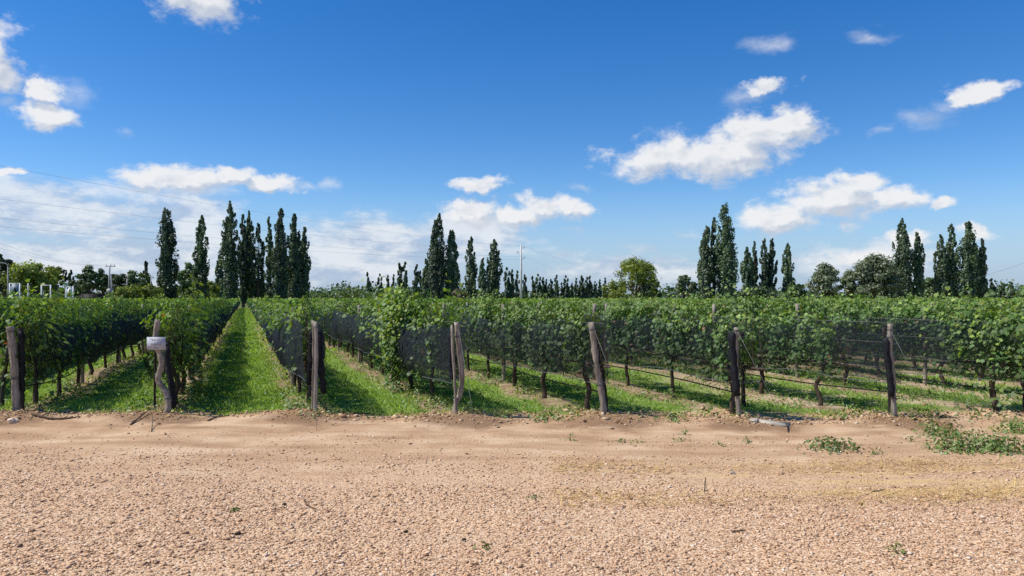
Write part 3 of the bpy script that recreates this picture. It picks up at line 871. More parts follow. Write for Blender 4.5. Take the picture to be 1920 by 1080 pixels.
# ------------------------------------------------------------------ gravel
def clump(n):
    return rng.random(n)
NS = 110000
Yc = 3.2 + 6.6 * rng.random(NS) ** 1.15
keep = rng.random(NS) < np.clip((10.0 - Yc) / 3.4, 0.04, 1)
Yc = Yc[keep]
Xc = rng.uniform(-1, 1, len(Yc)) * (0.69 * Yc + 1.0)
blob = np.sin(Xc * 1.3 + 1) * np.sin(Yc * 1.9) + 0.5 * np.sin(Xc * 3.1 + Yc * 2.3)
track = np.exp(-((Yc - 7.35 + 0.05 * Xc) / 0.22) ** 2) + np.exp(-((Yc - 8.75 + 0.05 * Xc) / 0.26) ** 2)
keep = rng.random(len(Yc)) < np.clip(0.80 + 0.35 * blob - 0.55 * track, 0.12, 1)
Xc = Xc[keep]; Yc = Yc[keep]; n = len(Xc)
sz = np.clip(rng.lognormal(math.log(0.0076), 0.40, n), 0.004, 0.024)
base_st = np.array([(1, 0, 0), (0, 1, 0), (-1, 0, 0), (0, -1, 0), (0.1, 0.1, 0.8), (0, 0, -0.8), (0.62, 0.62, 0.35), (-0.62, -0.5, 0.4)])
st_f = np.array([(0, 6, 4), (6, 1, 4), (1, 2, 4), (2, 7, 4), (7, 3, 4), (3, 0, 4), (0, 1, 6), (2, 3, 7), (1, 0, 5), (2, 1, 5), (3, 2, 5), (0, 3, 5)])
S3 = np.stack([sz * rng.uniform(0.8, 1.5, n), sz * rng.uniform(0.7, 1.2, n), sz * rng.uniform(0.40, 0.75, n)], axis=1)
nr = rng.normal(0, 0.25, (n, 3)); nr[:, 2] = 1
Rm = frames(nr, rng.normal(0, 1, (n, 3)))
v, f = scatter(base_st, st_f, np.stack([Xc, Yc, hgt(Xc, Yc) + sz * 0.22], axis=1), Rm, S3)
gr = obj('gravel', make_mesh('gravel', v, f, M['stone'], False))
tag(gr, 'loose pinkish tan gravel strewn over the yard', 'gravel', kind='stuff')

# crumbled clods along the edge of the vineyard and round the posts
n = 4200
Xk = rng.uniform(-8.8, 9.0, n); Yk = 11.15 + rng.normal(0, 0.28, n) + 0.2 * np.sin(Xk * 1.1)
for (qx, qy) in POST_XY:
    Xk = np.concatenate([Xk, qx + rng.normal(0.05, 0.4, 160)]); Yk = np.concatenate([Yk, qy + rng.normal(-0.2, 0.25, 160)])
n = len(Xk); sz = np.clip(rng.lognormal(math.log(0.014), 0.5, n), 0.006, 0.05)
S3 = np.stack([sz * rng.uniform(0.8, 1.6, n), sz * rng.uniform(0.7, 1.2, n), sz * rng.uniform(0.5, 0.9, n)], axis=1)
nr = rng.normal(0, 0.35, (n, 3)); nr[:, 2] = 1
v, f = scatter(base_st, st_f, np.stack([Xk, Yk, hgt(Xk, Yk) + sz * 0.15], axis=1), frames(nr, rng.normal(0, 1, (n, 3))), S3)
ck = obj('soil_clods', make_mesh('soil_clods', v, f, M['clod'], False))
tag(ck, 'crumbled pale soil clods along the edge of the vineyard', 'soil', kind='stuff')

# ------------------------------------------------------------------ grass in the lanes
def grass_field(n, ylo, yhi, tall, wid, krange=None, blades=6, power=1.0):
    Yg = ylo + (yhi - ylo) * rng.random(n) ** power
    if krange is None:
        Xg = rng.uniform(-1, 1, n) * (0.69 * Yg + 0.8)
    else:
        k = rng.uniform(krange[0], krange[1], n)
        Xg = X1 + (k - 1) * SPX + (Yg - Y0) * ROWD[0] / ROWD[1]
    w = ((Xg - X1) * ROWN[0] + (Yg - Y0) * ROWN[1]) / SPN
    wf = np.abs(w - np.round(w))
    patch = 0.5 + 0.3 * np.sin(Xg * 1.7 + 0.6 * Yg) * np.sin(Yg * 1.3 - 0.7 * Xg) + 0.3 * np.sin(Xg * 4.3 + 2) * np.sin(Yg * 3.7)
    right = np.clip((Xg + 0.2 * Yg - 3) / 4, 0, 1)
    pr = np.clip(0.25 + 3.2 * (wf - 0.07), 0.18, 1) * np.clip(0.65 + 0.6 * patch, 0.2, 1) * (1 - 0.45 * right * (patch < 0.55))
    edge = 11.22 + 0.28 * np.sin(Xg * 1.1) + 0.18 * np.sin(Xg * 3.7 + 1) + 0.12 * np.sin(Xg * 9.1) + rng.normal(0, 0.16, n) + 0.25 * right
    ok = (rng.random(n) < pr) & (Yg > edge)
    Xg, Yg, wf, patch = Xg[ok], Yg[ok], wf[ok], patch[ok]; n = len(Xg)
    dry = np.clip((0.2 - wf) * 4, 0, 1)
    P = np.repeat(np.stack([Xg, Yg, hgt(Xg, Yg) - 0.01], axis=1), blades, axis=0)
    P[:, :2] += rng.normal(0, 0.035 * wid / 0.012, (len(P), 2))
    hh = np.repeat(tall * (0.55 + 0.7 * rng.random(n)) * (0.7 + 0.6 * patch), blades) * rng.uniform(0.5, 1.2, len(P))
    lean = rng.normal(0, 1.3, (len(P), 3)); lean[:, 2] = 1
    side = rng.normal(0, 0.7, (len(P), 3)); side[:, 2] = 0.8
    R_ = frames(side, lean)
    bl = np.array([(-0.5, 0, 0), (0.5, 0, 0), (0.42, 0.55, 0.10), (0, 1, 0.32), (-0.42, 0.55, 0.10)])
    bf = np.array([(0, 1, 2, 4), (4, 2, 3, 3)])
    s3 = np.stack([wid * rng.uniform(0.6, 1.6, len(P)), hh, hh], axis=1)
    v, f = scatter(bl, np.array([(0, 1, 2), (0, 2, 4), (4, 2, 3)]), P, R_, s3)
    ti = np.clip(np.repeat(0.30 + 0.4 * dry * rng.random(n), blades) + rng.normal(0, 0.14, len(P)) + (rng.random(len(P)) < 0.06) * 0.4, 0, 1)
    return v, f, np.repeat(ti, 5)
parts = [grass_field(17000, 11.0, 15.0, 0.085, 0.013), grass_field(24000, 15.0, 26.0, 0.10, 0.020, blades=5),
         grass_field(9000, 11.0, 24.0, 0.085, 0.013, (1.05, 2.0)), grass_field(14000, 24.0, 60.0, 0.12, 0.045, (0.0, 4.0), blades=4),
         grass_field(5000, 60.0, 130.0, 0.16, 0.12, (1.0, 2.1), blades=4), grass_field(6000, 24.0, 45.0, 0.13, 0.05, blades=4)]
off = 0; vs = []; fs = []; ts_ = []
for v, f, t in parts:
    vs.append(v); fs.append(f + off); ts_.append(t); off += len(v)
ga = obj('lane_grass', make_mesh('lane_grass', np.concatenate(vs), np.concatenate(fs), M['grass'], False, np.concatenate(ts_)))
tag(ga, 'bright green grass growing in the lanes between the vine rows', 'grass', kind='stuff')

# low broad-leaved weeds and dry stalks at the foot of the rows
def weeds_mesh(name, pos, tall, spread, nl, size, mat, tlo=0.1, thi=0.7, seed=0):
    r = np.random.default_rng(seed)
    n = len(pos) * nl
    P = np.repeat(np.array(pos, dtype=float), nl, axis=0)
    d = r.normal(0, 1, (n, 2)) * spread
    P[:, :2] += d
    P[:, 2] += np.abs(r.random(n)) * tall * np.exp(-np.sum(d ** 2, axis=1) / (2 * (spread * 1.3) ** 2)) + 0.01
    Nn = np.stack([d[:, 0] / spread * 0.5 + r.normal(0, 0.4, n), d[:, 1] / spread * 0.5 + r.normal(0, 0.4, n), r.uniform(0.4, 1.2, n)], axis=1)
    T = np.stack([d[:, 0] + r.normal(0, spread * 0.5, n), d[:, 1] + r.normal(0, spread * 0.5, n), r.normal(0.0, spread * 0.4, n)], axis=1)
    lv = np.array([(0, 0, 0), (0.3, 0.4, 0.06), (0, 1, -0.08), (-0.3, 0.4, 0.06)])
    v, f = scatter(lv, np.array([(0, 1, 2), (0, 2, 3)]), P, frames(Nn, T), size * r.uniform(0.6, 1.4, n))
    return make_mesh(name, v, f, mat, False, np.repeat(r.uniform(tlo, thi, n), 4))
WP = []
for k in range(-1, 9):
    for j in range(60):
        t = rng.uniform(0.3, 14); w = rng.normal(0, 0.28)
        x, y = row_pt(k, t, w)
        if abs(x) < 0.7 * y: WP.append((x, y, float(hgt(x, y))))
for j in range(90):
    k = rng.choice([0, 1, 1, 1, 2, 2, 3]); t = rng.uniform(0.35, 4); x, y = row_pt(k, t, rng.normal(0.1, 0.35)); WP.append((x, y, float(hgt(x, y))))
for j in range(70):
    x = rng.uniform(-8.5, 9.0); y = 11.2 - abs(rng.normal(0, 0.3)); WP.append((x, y, float(hgt(x, y)) - 0.03))
gc = obj('ground_cover', weeds_mesh('ground_cover', WP, 0.16, 0.11, 26, 0.055, M['weed'], 0.0, 0.75, 4))
tag(gc, 'low leafy weeds at the foot of the vine rows', 'weeds', kind='stuff')

# dry straw on the yard
n = 10000
Xs = rng.uniform(0.4, 6.5, n); Ys = rng.uniform(6.3, 8.4, n)
st = np.sin(Ys * 5 + 0.5 * np.sin(Xs * 1.1)) + 0.6 * np.sin(Xs * 1.7 + 1)
ok = (rng.random(n) < np.clip(0.15 + 0.5 * st, 0.03, 0.9)) & (Xs < 0.7 * Ys + 1)
Xs, Ys = Xs[ok], Ys[ok]
for k_, (qx, qy) in enumerate(POST_XY):
    nn = 130
    Xs = np.concatenate([Xs, qx + rng.normal(0.05, 0.38, nn)]); Ys = np.concatenate([Ys, qy + rng.normal(-0.12, 0.20, nn)])
n = len(Xs)
lv = np.array([(-0.5, 0, 0), (0.5, 0, 0), (0.5, 1, 0.02), (-0.5, 1, 0.02)])
nn3 = rng.normal(0, 0.25, (n, 3)); nn3[:, 2] = 1
tt = rng.normal(0, 1, (n, 3)); tt[:, 0] *= 1.8; tt[:, 2] *= 0.15
s3 = np.stack([rng.uniform(0.003, 0.006, n), rng.uniform(0.05, 0.16, n), np.full(n, 0.1)], axis=1)
v, f = scatter(lv, np.array([(0, 1, 2), (0, 2, 3)]), np.stack([Xs, Ys, hgt(Xs, Ys) + 0.008 + 0.01 * rng.random(n)], axis=1), frames(nn3, tt), s3)
so = obj('dry_straw', make_mesh('dry_straw', v, f, M['straw'], False, np.repeat(rng.random(n), 4)))
tag(so, 'yellowed dry straw lying on the yard and round the posts', 'straw', kind='stuff')

# single weeds on the yard
def weed(px, py, wpx, hpx, label, seed, dens=1.0):
    x, y = ground_at(px, py); z = float(hgt(x, y))
    w = wpx / F * y; hh = hpx / F * y
    pos = [(0, 0, 0)] if w < 0.25 else [(random.Random(seed + q).uniform(-w * 0.42, w * 0.42), random.Random(seed * 3 + q).uniform(-0.14, 0.14), 0) for q in range(int(5 + w * 6))]
    root = empty('weed_plant', (x, y, z))
    o = obj('leaves', weeds_mesh('weed_leaves', pos, hh, min(0.12, w * 0.28 + 0.01), int(46 * dens) if w > 0.25 else int(22 * dens), 0.044 if w > 0.25 else 0.032, M['weed'], 0.1, 0.8, seed), root)
    m = MB(); r = random.Random(seed)
    for q in pos:
        for j in range(3):
            m.tube([(q[0], q[1], -0.02), (q[0] + r.uniform(-0.3, 0.3) * w * 0.3, q[1] + r.uniform(-0.04, 0.04), hh * r.uniform(0.4, 0.9))], [0.004, 0.002], 4, 0, True)
    m.build('stem', M['weed'], root)
    tag(root, label, 'weed', 'weeds growing on the bare yard')
weed(1562, 838, 66, 20, 'bushy green weed alone on the dirt right of centre', 1)
weed(1800, 842, 130, 42, 'large leafy weed patch near the right edge of the yard', 2, 1.4)
weed(1880, 846, 90, 34, 'leafy weed clump touching the right edge of the picture', 3, 1.4)
weed(1762, 812, 60, 26, 'leafy weeds behind the large weed patch at the right', 4)
weed(1905, 806, 50, 28, 'green weed under the vines at the right edge', 5)
weed(1708, 826, 26, 18, 'small weed left of the large weed patch', 6)
weed(1286, 812, 12, 16, 'small upright sprig right of the leaning end post', 7)
weed(1281, 824, 20, 8, 'flat little weed below the upright sprig', 8)
weed(1352, 832, 16, 10, 'small weed sprig in front of the second end post from right', 9)
weed(1402, 826, 20, 12, 'small green weed right of the sprig, below the pale slab', 10)
weed(1070, 826, 12, 16, 'small sprig in front of the leaning end post', 11)
weed(1165, 827, 22, 6, 'left weed of the low line of creeping weeds', 12)
weed(1195, 828, 22, 6, 'right weed of the low line of creeping weeds', 13)
weed(1645, 850, 14, 12, 'tiny weed between the bushy weed and the large patch', 14)
weed(1680, 1040, 18, 20, 'small weed sprig on the gravel at the lower right', 15)
weed(905, 1030, 18, 10, 'little grey-green weed on the gravel near the bottom', 16)
weed(1003, 932, 14, 6, 'tiny green tuft on the gravel in the middle', 17)
weed(440, 958, 12, 6, 'tiny green tuft on the gravel at the left', 18)

# twigs, stones and small debris
def twig(pts, rad, label):
    P3 = []
    for px, py, lift in pts:
        x, y = ground_at(px, py); P3.append((x, y, float(hgt(x, y)) + rad * 0.6 + lift))
    m = MB(); sp = smooth_path(P3, 4); m.tube(sp, list(np.linspace(rad, rad * 0.5, len(sp))), 6, 0.2, True, 3)
    tag(m.build('twig', M['twig'], None, True), label, 'twig', 'twigs lying on the ground')
twig([(570, 935, 0), (573, 945, 0.01), (584, 951, 0.005), (596, 954, 0)], 0.006, 'thin curved twig on the gravel left of centre')
twig([(1321, 922, 0), (1322, 918, 0.06), (1323, 922, 0.13)], 0.007, 'short stick standing upright in the gravel')
twig([(245, 803, 0), (262, 795, 0.02), (284, 786, 0.06)], 0.014, 'dry branch lying left of the crooked sign post')
twig([(284, 814, 0), (286, 806, 0.05), (285, 800, 0.12)], 0.007, 'small dead twig sticking up in front of the sign post')
twig([(390, 797, 0), (405, 790, 0.01), (430, 788, 0.01)], 0.014, 'dark stick on the pale dirt right of the sign post')
twig([(60, 790, 0.02), (90, 795, 0.01), (125, 795, 0.0), (150, 793, 0.0)], 0.018, 'long dark stick beside the thick leftmost post')
twig([(1478, 806, 0), (1474, 798, 0.05), (1470, 790, 0.12)], 0.010, 'dead stick at the end of the pale slab')
twig([(640, 782, 0.0), (680, 784, 0.02), (715, 779, 0.0)], 0.014, 'dark branch on the ground right of the slim post')
twig([(1372, 999, 0.005), (1398, 997, 0.005)], 0.008, 'short grey stick lying on the gravel right of centre')
twig([(1635, 918, 0.0), (1660, 916, 0.01)], 0.007, 'short stick lying in the dry straw')
def rock(px, py, wpx, mat, label, seed, flat=0.6):
    x, y = ground_at(px, py); w = wpx / F * y / 2; r = np.random.default_rng(seed)
    import bmesh
    bm = bmesh.new(); bmesh.ops.create_icosphere(bm, subdivisions=2, radius=1)
    for v_ in bm.verts:
        d = 1 + 0.18 * math.sin(v_.co.x * 3 + seed) + 0.15 * math.sin(v_.co.y * 4 + v_.co.z * 3 + seed) + r.normal(0, 0.04)
        v_.co = Vector((v_.co.x * d * w, v_.co.y * d * w * 0.8, v_.co.z * d * w * flat))
    me = bpy.data.meshes.new('rock'); bm.to_mesh(me); bm.free(); me.materials.append(mat)
    o = obj('stone', me, None, (x, y, float(hgt(x, y)) + w * flat * 0.4), seed)
    tag(o, label, 'stone', 'stones on the yard')
rock(22, 797, 20, M['stone'], 'reddish stone at the foot of the leftmost post', 3)
rock(445, 1000, 12, M['dark_post'], 'dark clod on the gravel left of centre', 4)
rock(533, 946, 10, M['dark_post'], 'small dark clod left of the curved twig', 5)
rock(1413, 792, 16, M['slab'], 'pale stone beside the second end post from right', 6)
rock(1373, 884, 12, M['slab'], 'pale pebble on the dirt right of centre', 7)
rock(870, 1014, 10, M['dark_post'], 'small dark clod in the middle of the gravel', 8)
rock(760, 996, 10, M['dark_post'], 'dark clod near the bottom, left of the middle', 9)
x, y = ground_at(1450, 793)
m = MB(); m.box((0, 0, 0.0), (0.42, 0.20, 0.05), -0.6)
so = m.build('concrete_slab', M['slab']); so.location = (x, y, float(hgt(x, y)) - 0.004); so.rotation_euler = (0.05, 0.03, 0)
tag(so, 'pale broken slab half buried beside the second end post from right', 'slab')

# ------------------------------------------------------------------ trees
LEAFQ = np.array([(-0.5, 0, 0), (-0.1, -0.42, 0.1), (0.5, 0, 0), (0.05, 0.5, 0.1)])
def poplar_crown(r, h, R, leaders, n, base=0.06, size=0.36):
    """fastigiate crown built from upright plumes; h height, R half width"""
    P = []; Nn = []; TI = []
    cols = [(0, 0, 1.0, 1.0)]
    for i in range(leaders):
        a = r.uniform(0, 6.28); d = r.uniform(0.25, 0.7) * R
        cols.append((d * math.cos(a), d * math.sin(a), r.uniform(0.55, 0.93), r.uniform(0.45, 0.75)))
    tot = sum(c[2] * c[3] for c in cols)
    for (cx, cy, hh, rr_) in cols:
        m = int(n * hh * rr_ / tot)
        # upright plumes of leaves all the way up the column
        k = 40; nc = max(12, int(m / k))
        for j in range(nc):
            t = base + (0.97 - base) * ((j + r.random()) / nc)
            prof = (math.sin(math.pi * min(1, t * 0.55 + 0.18)) ** 0.8) * min(1.0, ((1 - t) / 0.38) ** 0.75 + 0.03)
            a = r.uniform(0, 6.28); q = R * rr_ * prof * math.sqrt(r.uniform(0.05, 0.95))
            bend = (0.35 + 0.65 * min(1, t * 1.8)) * (1 - 0.3 * t)
            bx = cx * bend + q * math.cos(a); by = cy * bend + q * math.sin(a); bz = t * h * hh
            cw = R * 0.26 * r.uniform(0.6, 1.25) * (0.45 + 0.55 * prof); cl = cw * r.uniform(1.9, 3.2)
            u = r.random(k); d = r.normal(0, 1, (k, 2)); d /= np.linalg.norm(d, axis=1, keepdims=True) + 1e-6
            rad = np.sqrt(r.random(k)) * cw * np.sin(np.pi * (0.12 + 0.84 * u)) ** 0.8
            pts = np.stack([bx + d[:, 0] * rad + math.cos(a) * cw * 0.5 * (u - 0.5), by + d[:, 1] * rad + math.sin(a) * cw * 0.5 * (u - 0.5), bz + (u - 0.45) * cl * 1.6], axis=1)
            P.append(pts)
            nn = np.stack([d[:, 0], d[:, 1], 0.35 + 0 * u], axis=1) + np.array([math.cos(a), math.sin(a), 0.0]) * 0.5 + r.normal(0, 0.4, (k, 3))
            Nn.append(nn); TI.append(np.clip(r.uniform(0.1, 0.8) + r.normal(0, 0.12, k), 0, 1))
    P = np.concatenate(P); Nn = np.concatenate(Nn); TI = np.concatenate(TI)
    ok = (P[:, 2] > 0.2) & (P[:, 2] < h * 1.01)
    P = P[ok]; Nn = Nn[ok]; TI = TI[ok]
    S = size * r.uniform(0.6, 1.35, len(P))
    v, f = scatter(LEAFQ, quad_f, P, frames(Nn, r.normal(0, 1, (len(P), 3))), S)
    return v, f, np.repeat(TI, 4)
def poplar_trunk(r, h, R):
    m = MB()
    m.tube(smooth_path([(0, 0, -0.3), (r.normal(0, .1), 0, h * 0.25), (r.normal(0, .15), 0, h * 0.55), (0, 0, h * 0.93)], 4),
           list(np.linspace(0.02 * h, 0.01, 13)), 7, 0.1)
    for i in range(10):
        a = r.uniform(0, 6.28); z = h * r.uniform(0.08, 0.6); l = R * r.uniform(0.4, 0.8)
        m.tube(smooth_path([(0, 0, z), (l * 0.6 * math.cos(a), l * 0.6 * math.sin(a), z + h * 0.06), (l * math.cos(a), l * math.sin(a), z + h * 0.2)], 3),
               list(np.linspace(0.006 * h, 0.008, 7)), 5, 0)
    return m.mesh('tree_trunk', M['tree_bark'], True)
def place_tree(name, px, Y, trunk, crown, label, cat, group, rotz=0, tilt=0.0):
    x = (px - 960) / F * Y
    root = empty(name, (x, Y, 0), rotz); root.rotation_euler = (0, tilt, rotz) if not tilt else (0, tilt, 0)
    copy_part('trunk', trunk, root); copy_part('crown', crown, root)
    tag(root, label, cat, group); return root

TR = np.random.default_rng(77)
def poplar(px, top, wpx, Y, label, leaders=5, n=4200, mat='poplar', size=None, base=0.05, tilt=0.0, group='tall poplars behind the vineyard'):
    h = (HORIZON - top) / F * Y + H; R = wpx / F * Y * 0.55
    v, f, t = poplar_crown(TR, h, R, leaders, int(n * 2.3), base, size or max(0.32, Y * 0.0024))
    place_tree('poplar_tree', px, Y, poplar_trunk(TR, h, R), make_mesh('poplar_crown', v, f, M[mat], False, t), label, 'poplar', group, 0, tilt)
poplar(313, 388, 37, 140, 'tall dense dark poplar standing alone, farthest left of the poplars', 6, 5600)
poplar(378, 402, 27, 146, 'slender dark poplar second from the left, clear of the others', 4, 3800)
poplar(411, 477, 15, 185, 'short poplar just left of the tall poplar clump', 2, 1500)
poplar(433, 377, 33, 140, 'tallest poplar at the left of the clump behind the lane', 6, 5600)
poplar(456, 398, 20, 150, 'poplar right beside the tallest one, at the end of the lane', 3, 3200)
poplar(468, 393, 20, 152, 'narrow poplar standing in line with the lane end', 3, 3200)
poplar(485, 416, 22, 150, 'thin pale see-through poplar in the middle of the clump', 3, 1900, base=0.2)
poplar(504, 402, 16, 146, 'very thin upright poplar left of the double-topped one', 2, 2200)
poplar(526, 387, 30, 140, 'double-topped tall poplar in the left clump', 7, 5000)
poplar(552, 397, 26, 144, 'dark poplar right of the double-topped one', 5, 4400)
poplar(571, 424, 22, 146, 'rightmost poplar of the clump behind the lane', 4, 3600)
poplar(536, 470, 18, 170, 'small poplar showing low between the clump poplars', 3, 1800)
poplar(822, 398, 33, 150, 'tallest poplar of the middle group', 5, 5200)
poplar(847, 430, 28, 151, 'poplar leaning on the tallest of the middle group', 4, 4400)
poplar(883, 443, 22, 160, 'slim dark poplar right of the middle pair', 4, 3400)
poplar(927, 447, 27, 160, 'blunt-topped poplar left of the white pole', 5, 4200)
poplar(800, 484, 18, 170, 'short poplar left of the middle pair', 3, 2000)
poplar(781, 496, 13, 210, 'small far poplar with a twin, left of the middle pair', 2, 1300)
poplar(905, 483, 16, 200, 'faint far poplar between two slim poplars', 2, 1500)
poplar(1326, 425, 31, 140, 'left poplar of the tall right-hand pair', 6, 5000)
poplar(1359, 381, 42, 140, 'tall broad ragged poplar of the right-hand pair', 8, 7600)
poplar(1339, 403, 16, 141, 'thin leader poplar rising between the right-hand pair', 2, 1500, base=0.35)
poplar(1401, 462, 22, 170, 'dark poplar just right of the broad ragged one', 4, 3000)
poplar(1415, 450, 14, 175, 'thin green poplar right of the broad ragged one', 2, 1600)
poplar(1433, 446, 18, 170, 'left of two joined poplars right of centre', 3, 2600)
poplar(1447, 447, 18, 171, 'right of two joined poplars right of centre', 3, 2600)
poplar(1477, 454, 20, 170, 'single slim poplar between the joined pair and grey bushes', 3, 2600)
poplar(1691, 410, 33, 150, 'tall poplar with a split top right of the grey-green bushes', 6, 5400)
poplar(1721, 433, 23, 151, 'smaller poplar right of the split-topped one', 4, 3400)
poplar(1764, 438, 22, 150, 'leftmost poplar of the far right group', 4, 3400)
poplar(1783, 417, 24, 151, 'second poplar of the far right group', 4, 3800)
poplar(1815, 413, 36, 150, 'tallest broad poplar of the far right group', 7, 6000)
poplar(1842, 446, 20, 150, 'rightmost poplar of the far right group', 3, 3200)
poplar(280, 487, 12, 180, 'small pointed dark conifer left of the lone tall poplar', 1, 1200, 'conifer', tilt=-0.08)

# small poplars far away, a few shared meshes
SM = []
for i in range(6):
    h = 14.0; R = TR.uniform(1.2, 1.9)
    v, f, t = poplar_crown(TR, h, R, int(TR.integers(1, 4)), 520, 0.03, 0.95)
    SM.append(make_mesh('small_poplar_crown', v, f, M['poplar'], False, t))
STR = poplar_trunk(TR, 14.0, 1.5)
def small_poplar(px, top, Y, label, i, wf=1.0):
    o = place_tree('poplar_tree', px, Y, STR, SM[i % 6], label, 'poplar', 'small far poplars on the skyline', i * 1.1)
    s = ((HORIZON - top) / F * Y + H) / 14.0; o.scale = (s * wf, s * wf, s)
for i, (px, top, lab) in enumerate([(690, 508, 'lone tiny poplar on the skyline left of the middle'), (713, 514, 'left one of a row of tiny far poplars'), (727, 515, 'tiny far poplar, second of its row'),
        (739, 513, 'tiny far poplar, third of its row'), (751, 489, 'left of two joined narrow far poplars'), (759, 490, 'right of two joined narrow far poplars'), (789, 505, 'tiny poplar left of the short middle poplar'),
        (951, 502, 'left of three small poplars beside the white pole'), (960, 505, 'middle of three small poplars beside the white pole'), (971, 506, 'small poplar right behind the white pole'), (985, 512, 'small poplar just right of the white pole')]):
    small_poplar(px, top, 260, lab, i, 0.85)
for i, px in enumerate(range(1000, 1140, 9)):
    small_poplar(px + random.uniform(-2, 2), random.uniform(513, 531), 330, 'small dark far poplar, %s in the row right of the white pole' % ORD[i], i, 1.0)
for i, (px, top) in enumerate([(1860, 520), (1880, 531), (1898, 530)]):
    small_poplar(px, top, 300, ['small far tree right of the last poplar group', 'left of two tiny far trees near the right edge', 'right of two tiny far trees near the right edge'][i], i, 1.3)

def round_crown(r, h, R, z0, n, clumps, size, flat=1.0, droop=0.0, hollow=0.55):
    P = []; Nn = []; TI = []; C = []
    c0 = np.array([0, 0, (h + z0) / 2]); rad = np.array([R, R, (h - z0) / 2 * flat])
    per = n // clumps
    for i in range(clumps):
        d = r.normal(0, 1, 3); d /= np.linalg.norm(d)
        if d[2] < -0.55: d[2] *= -1
        c = c0 + d * rad * r.uniform(hollow, 0.96); C.append(c)
        cs = R * r.uniform(0.14, 0.34)
        q = r.normal(0, 1, (per, 3)); q /= np.linalg.norm(q, axis=1, keepdims=True)
        q *= (r.random((per, 1)) ** 0.6) * cs * np.array([1.25, 1.25, 0.95]) * r.uniform(0.7, 1.3)
        if droop: q[:, 2] -= droop * np.abs(r.normal(0, 1, per)) * cs
        P.append(c + q); Nn.append(q / cs + d * 0.4 + r.normal(0, 0.5, (per, 3)) + np.array([0, 0, 0.3]))
        TI.append(np.clip(r.uniform(0.2, 0.75) + r.normal(0, 0.13, per), 0, 1))
    P = np.concatenate(P); Nn = np.concatenate(Nn); TI = np.concatenate(TI); P[:, 2] = np.maximum(P[:, 2], 0.2)
    v, f = scatter(LEAFQ, quad_f, P, frames(Nn, r.normal(0, 1, (len(P), 3))), size * r.uniform(0.6, 1.35, len(P)))
    return v, f, np.repeat(TI, 4), C
def round_tree(px, top, wpx, Y, mat, label, n=4200, clumps=42, z0f=0.12, droop=0.0, size=None, name='broadleaf_tree', cat='tree', flat=1.0, hollow=0.35, group='broad trees and bushes behind the vineyard'):
    h = (HORIZON - top) / F * Y + H; R = wpx / F * Y / 2
    v, f, t, C = round_crown(TR, h, R, h * z0f, int(n * 1.9), int(clumps * 1.7), size or max(0.27, Y * 0.0025), flat, droop, hollow)
    m = MB(); zt = h * max(z0f, 0.2) + 0.5
    m.tube(smooth_path([(0, 0, -0.2), (0.05 * R, 0, zt * 0.5), (0, 0.03 * R, zt)], 3), list(np.linspace(0.035 * h, 0.022 * h, 7)), 8, 0.12)
    for c in C[::3]:
        m.tube(smooth_path([(0, 0, zt * 0.8), tuple(np.array(c) * np.array([0.45, 0.45, 0]) + np.array([0, 0, zt * 0.6 + c[2] * 0.4])), tuple(c)], 3), list(np.linspace(0.014 * h, 0.01, 7)), 5, 0.1)
    place_tree(name, px, Y, m.mesh('tree_trunk', M['tree_bark'], True), make_mesh('tree_crown', v, f, M[mat], False, t), label, cat, group)
round_tree(1190, 482, 88, 130, 'tree_bright', 'bright yellow-green rounded tree right of the far poplar row', 3000, 24, 0.28, 0.8, hollow=0.62)
round_tree(1150, 528, 60, 126, 'tree_bright', 'low yellow-green foliage at the left foot of the bright tree', 1800, 16, 0.05, 0.4)
round_tree(1222, 522, 48, 128, 'tree_mid', 'darker low foliage at the right foot of the bright tree', 1600, 16, 0.05, 0.4)
round_tree(1283, 508, 36, 165, 'tree_grey', 'small thin grey-green tree left of the tall right-hand pair', 1700, 20, 0.1)
round_tree(1300, 524, 22, 170, 'tree_mid', 'small dark tree touching the tall right-hand pair', 1100, 14, 0.05)
round_tree(1545, 494, 60, 120, 'tree_grey', 'grey-green rounded bush right of the slim poplar', 4200, 40, 0.02)
round_tree(1597, 506, 44, 122, 'tree_grey', 'low grey-green bush left of the largest bush', 2400, 26, 0.02)
round_tree(1636, 479, 84, 121, 'tree_grey', 'largest grey-green willow bush left of the split-topped poplar', 6200, 54, 0.02)
round_tree(1672, 497, 46, 124, 'tree_grey', 'grey-green bush at the foot of the split-topped poplar', 2600, 26, 0.02)
round_tree(1745, 524, 50, 170, 'tree_mid', 'dark low trees between the two right poplar groups', 1500, 18, 0.02)
round_tree(1490, 530, 50, 150, 'tree_mid', 'low dark bush at the foot of the single slim poplar', 1600, 18, 0.02)
round_tree(1420, 536, 80, 165, 'conifer', 'low dark undergrowth below the joined poplars', 1800, 20, 0.02)
round_tree(863, 541, 30, 140, 'dry_bush', 'round brownish dry bush between the middle poplars', 1500, 18, 0.02, name='dry_bush', cat='bush')
round_tree(1015, 546, 30, 140, 'tree_mid', 'small green bush right of the white pole', 1000, 14, 0.02, name='bush', cat='bush')
round_tree(60, 491, 92, 105, 'tree_bright', 'big bright green rounded tree behind the white sign boards', 5600, 46, 0.15)
round_tree(8, 474, 40, 115, 'conifer', 'dark tall conifer at the left edge of the picture', 3000, 34, 0.1)
round_tree(27, 505, 22, 130, 'conifer', 'narrow dark tree between the left edge conifer and bright tree', 1200, 16, 0.05)
round_tree(101, 494, 40, 120, 'conifer', 'dark blue-green conifer right of the big bright tree', 3000, 30, 0.05)
poplar(133, 506, 12, 150, 'small dark pointed conifer left of the layered pine', 1, 900, 'conifer')
poplar(123, 510, 9, 150, 'tiny pointed conifer beside the dark blue-green conifer', 1, 700, 'conifer')
round_tree(167, 501, 38, 130, 'tree_mid', 'layered pine with a flat top left of the double pole', 2600, 26, 0.3)
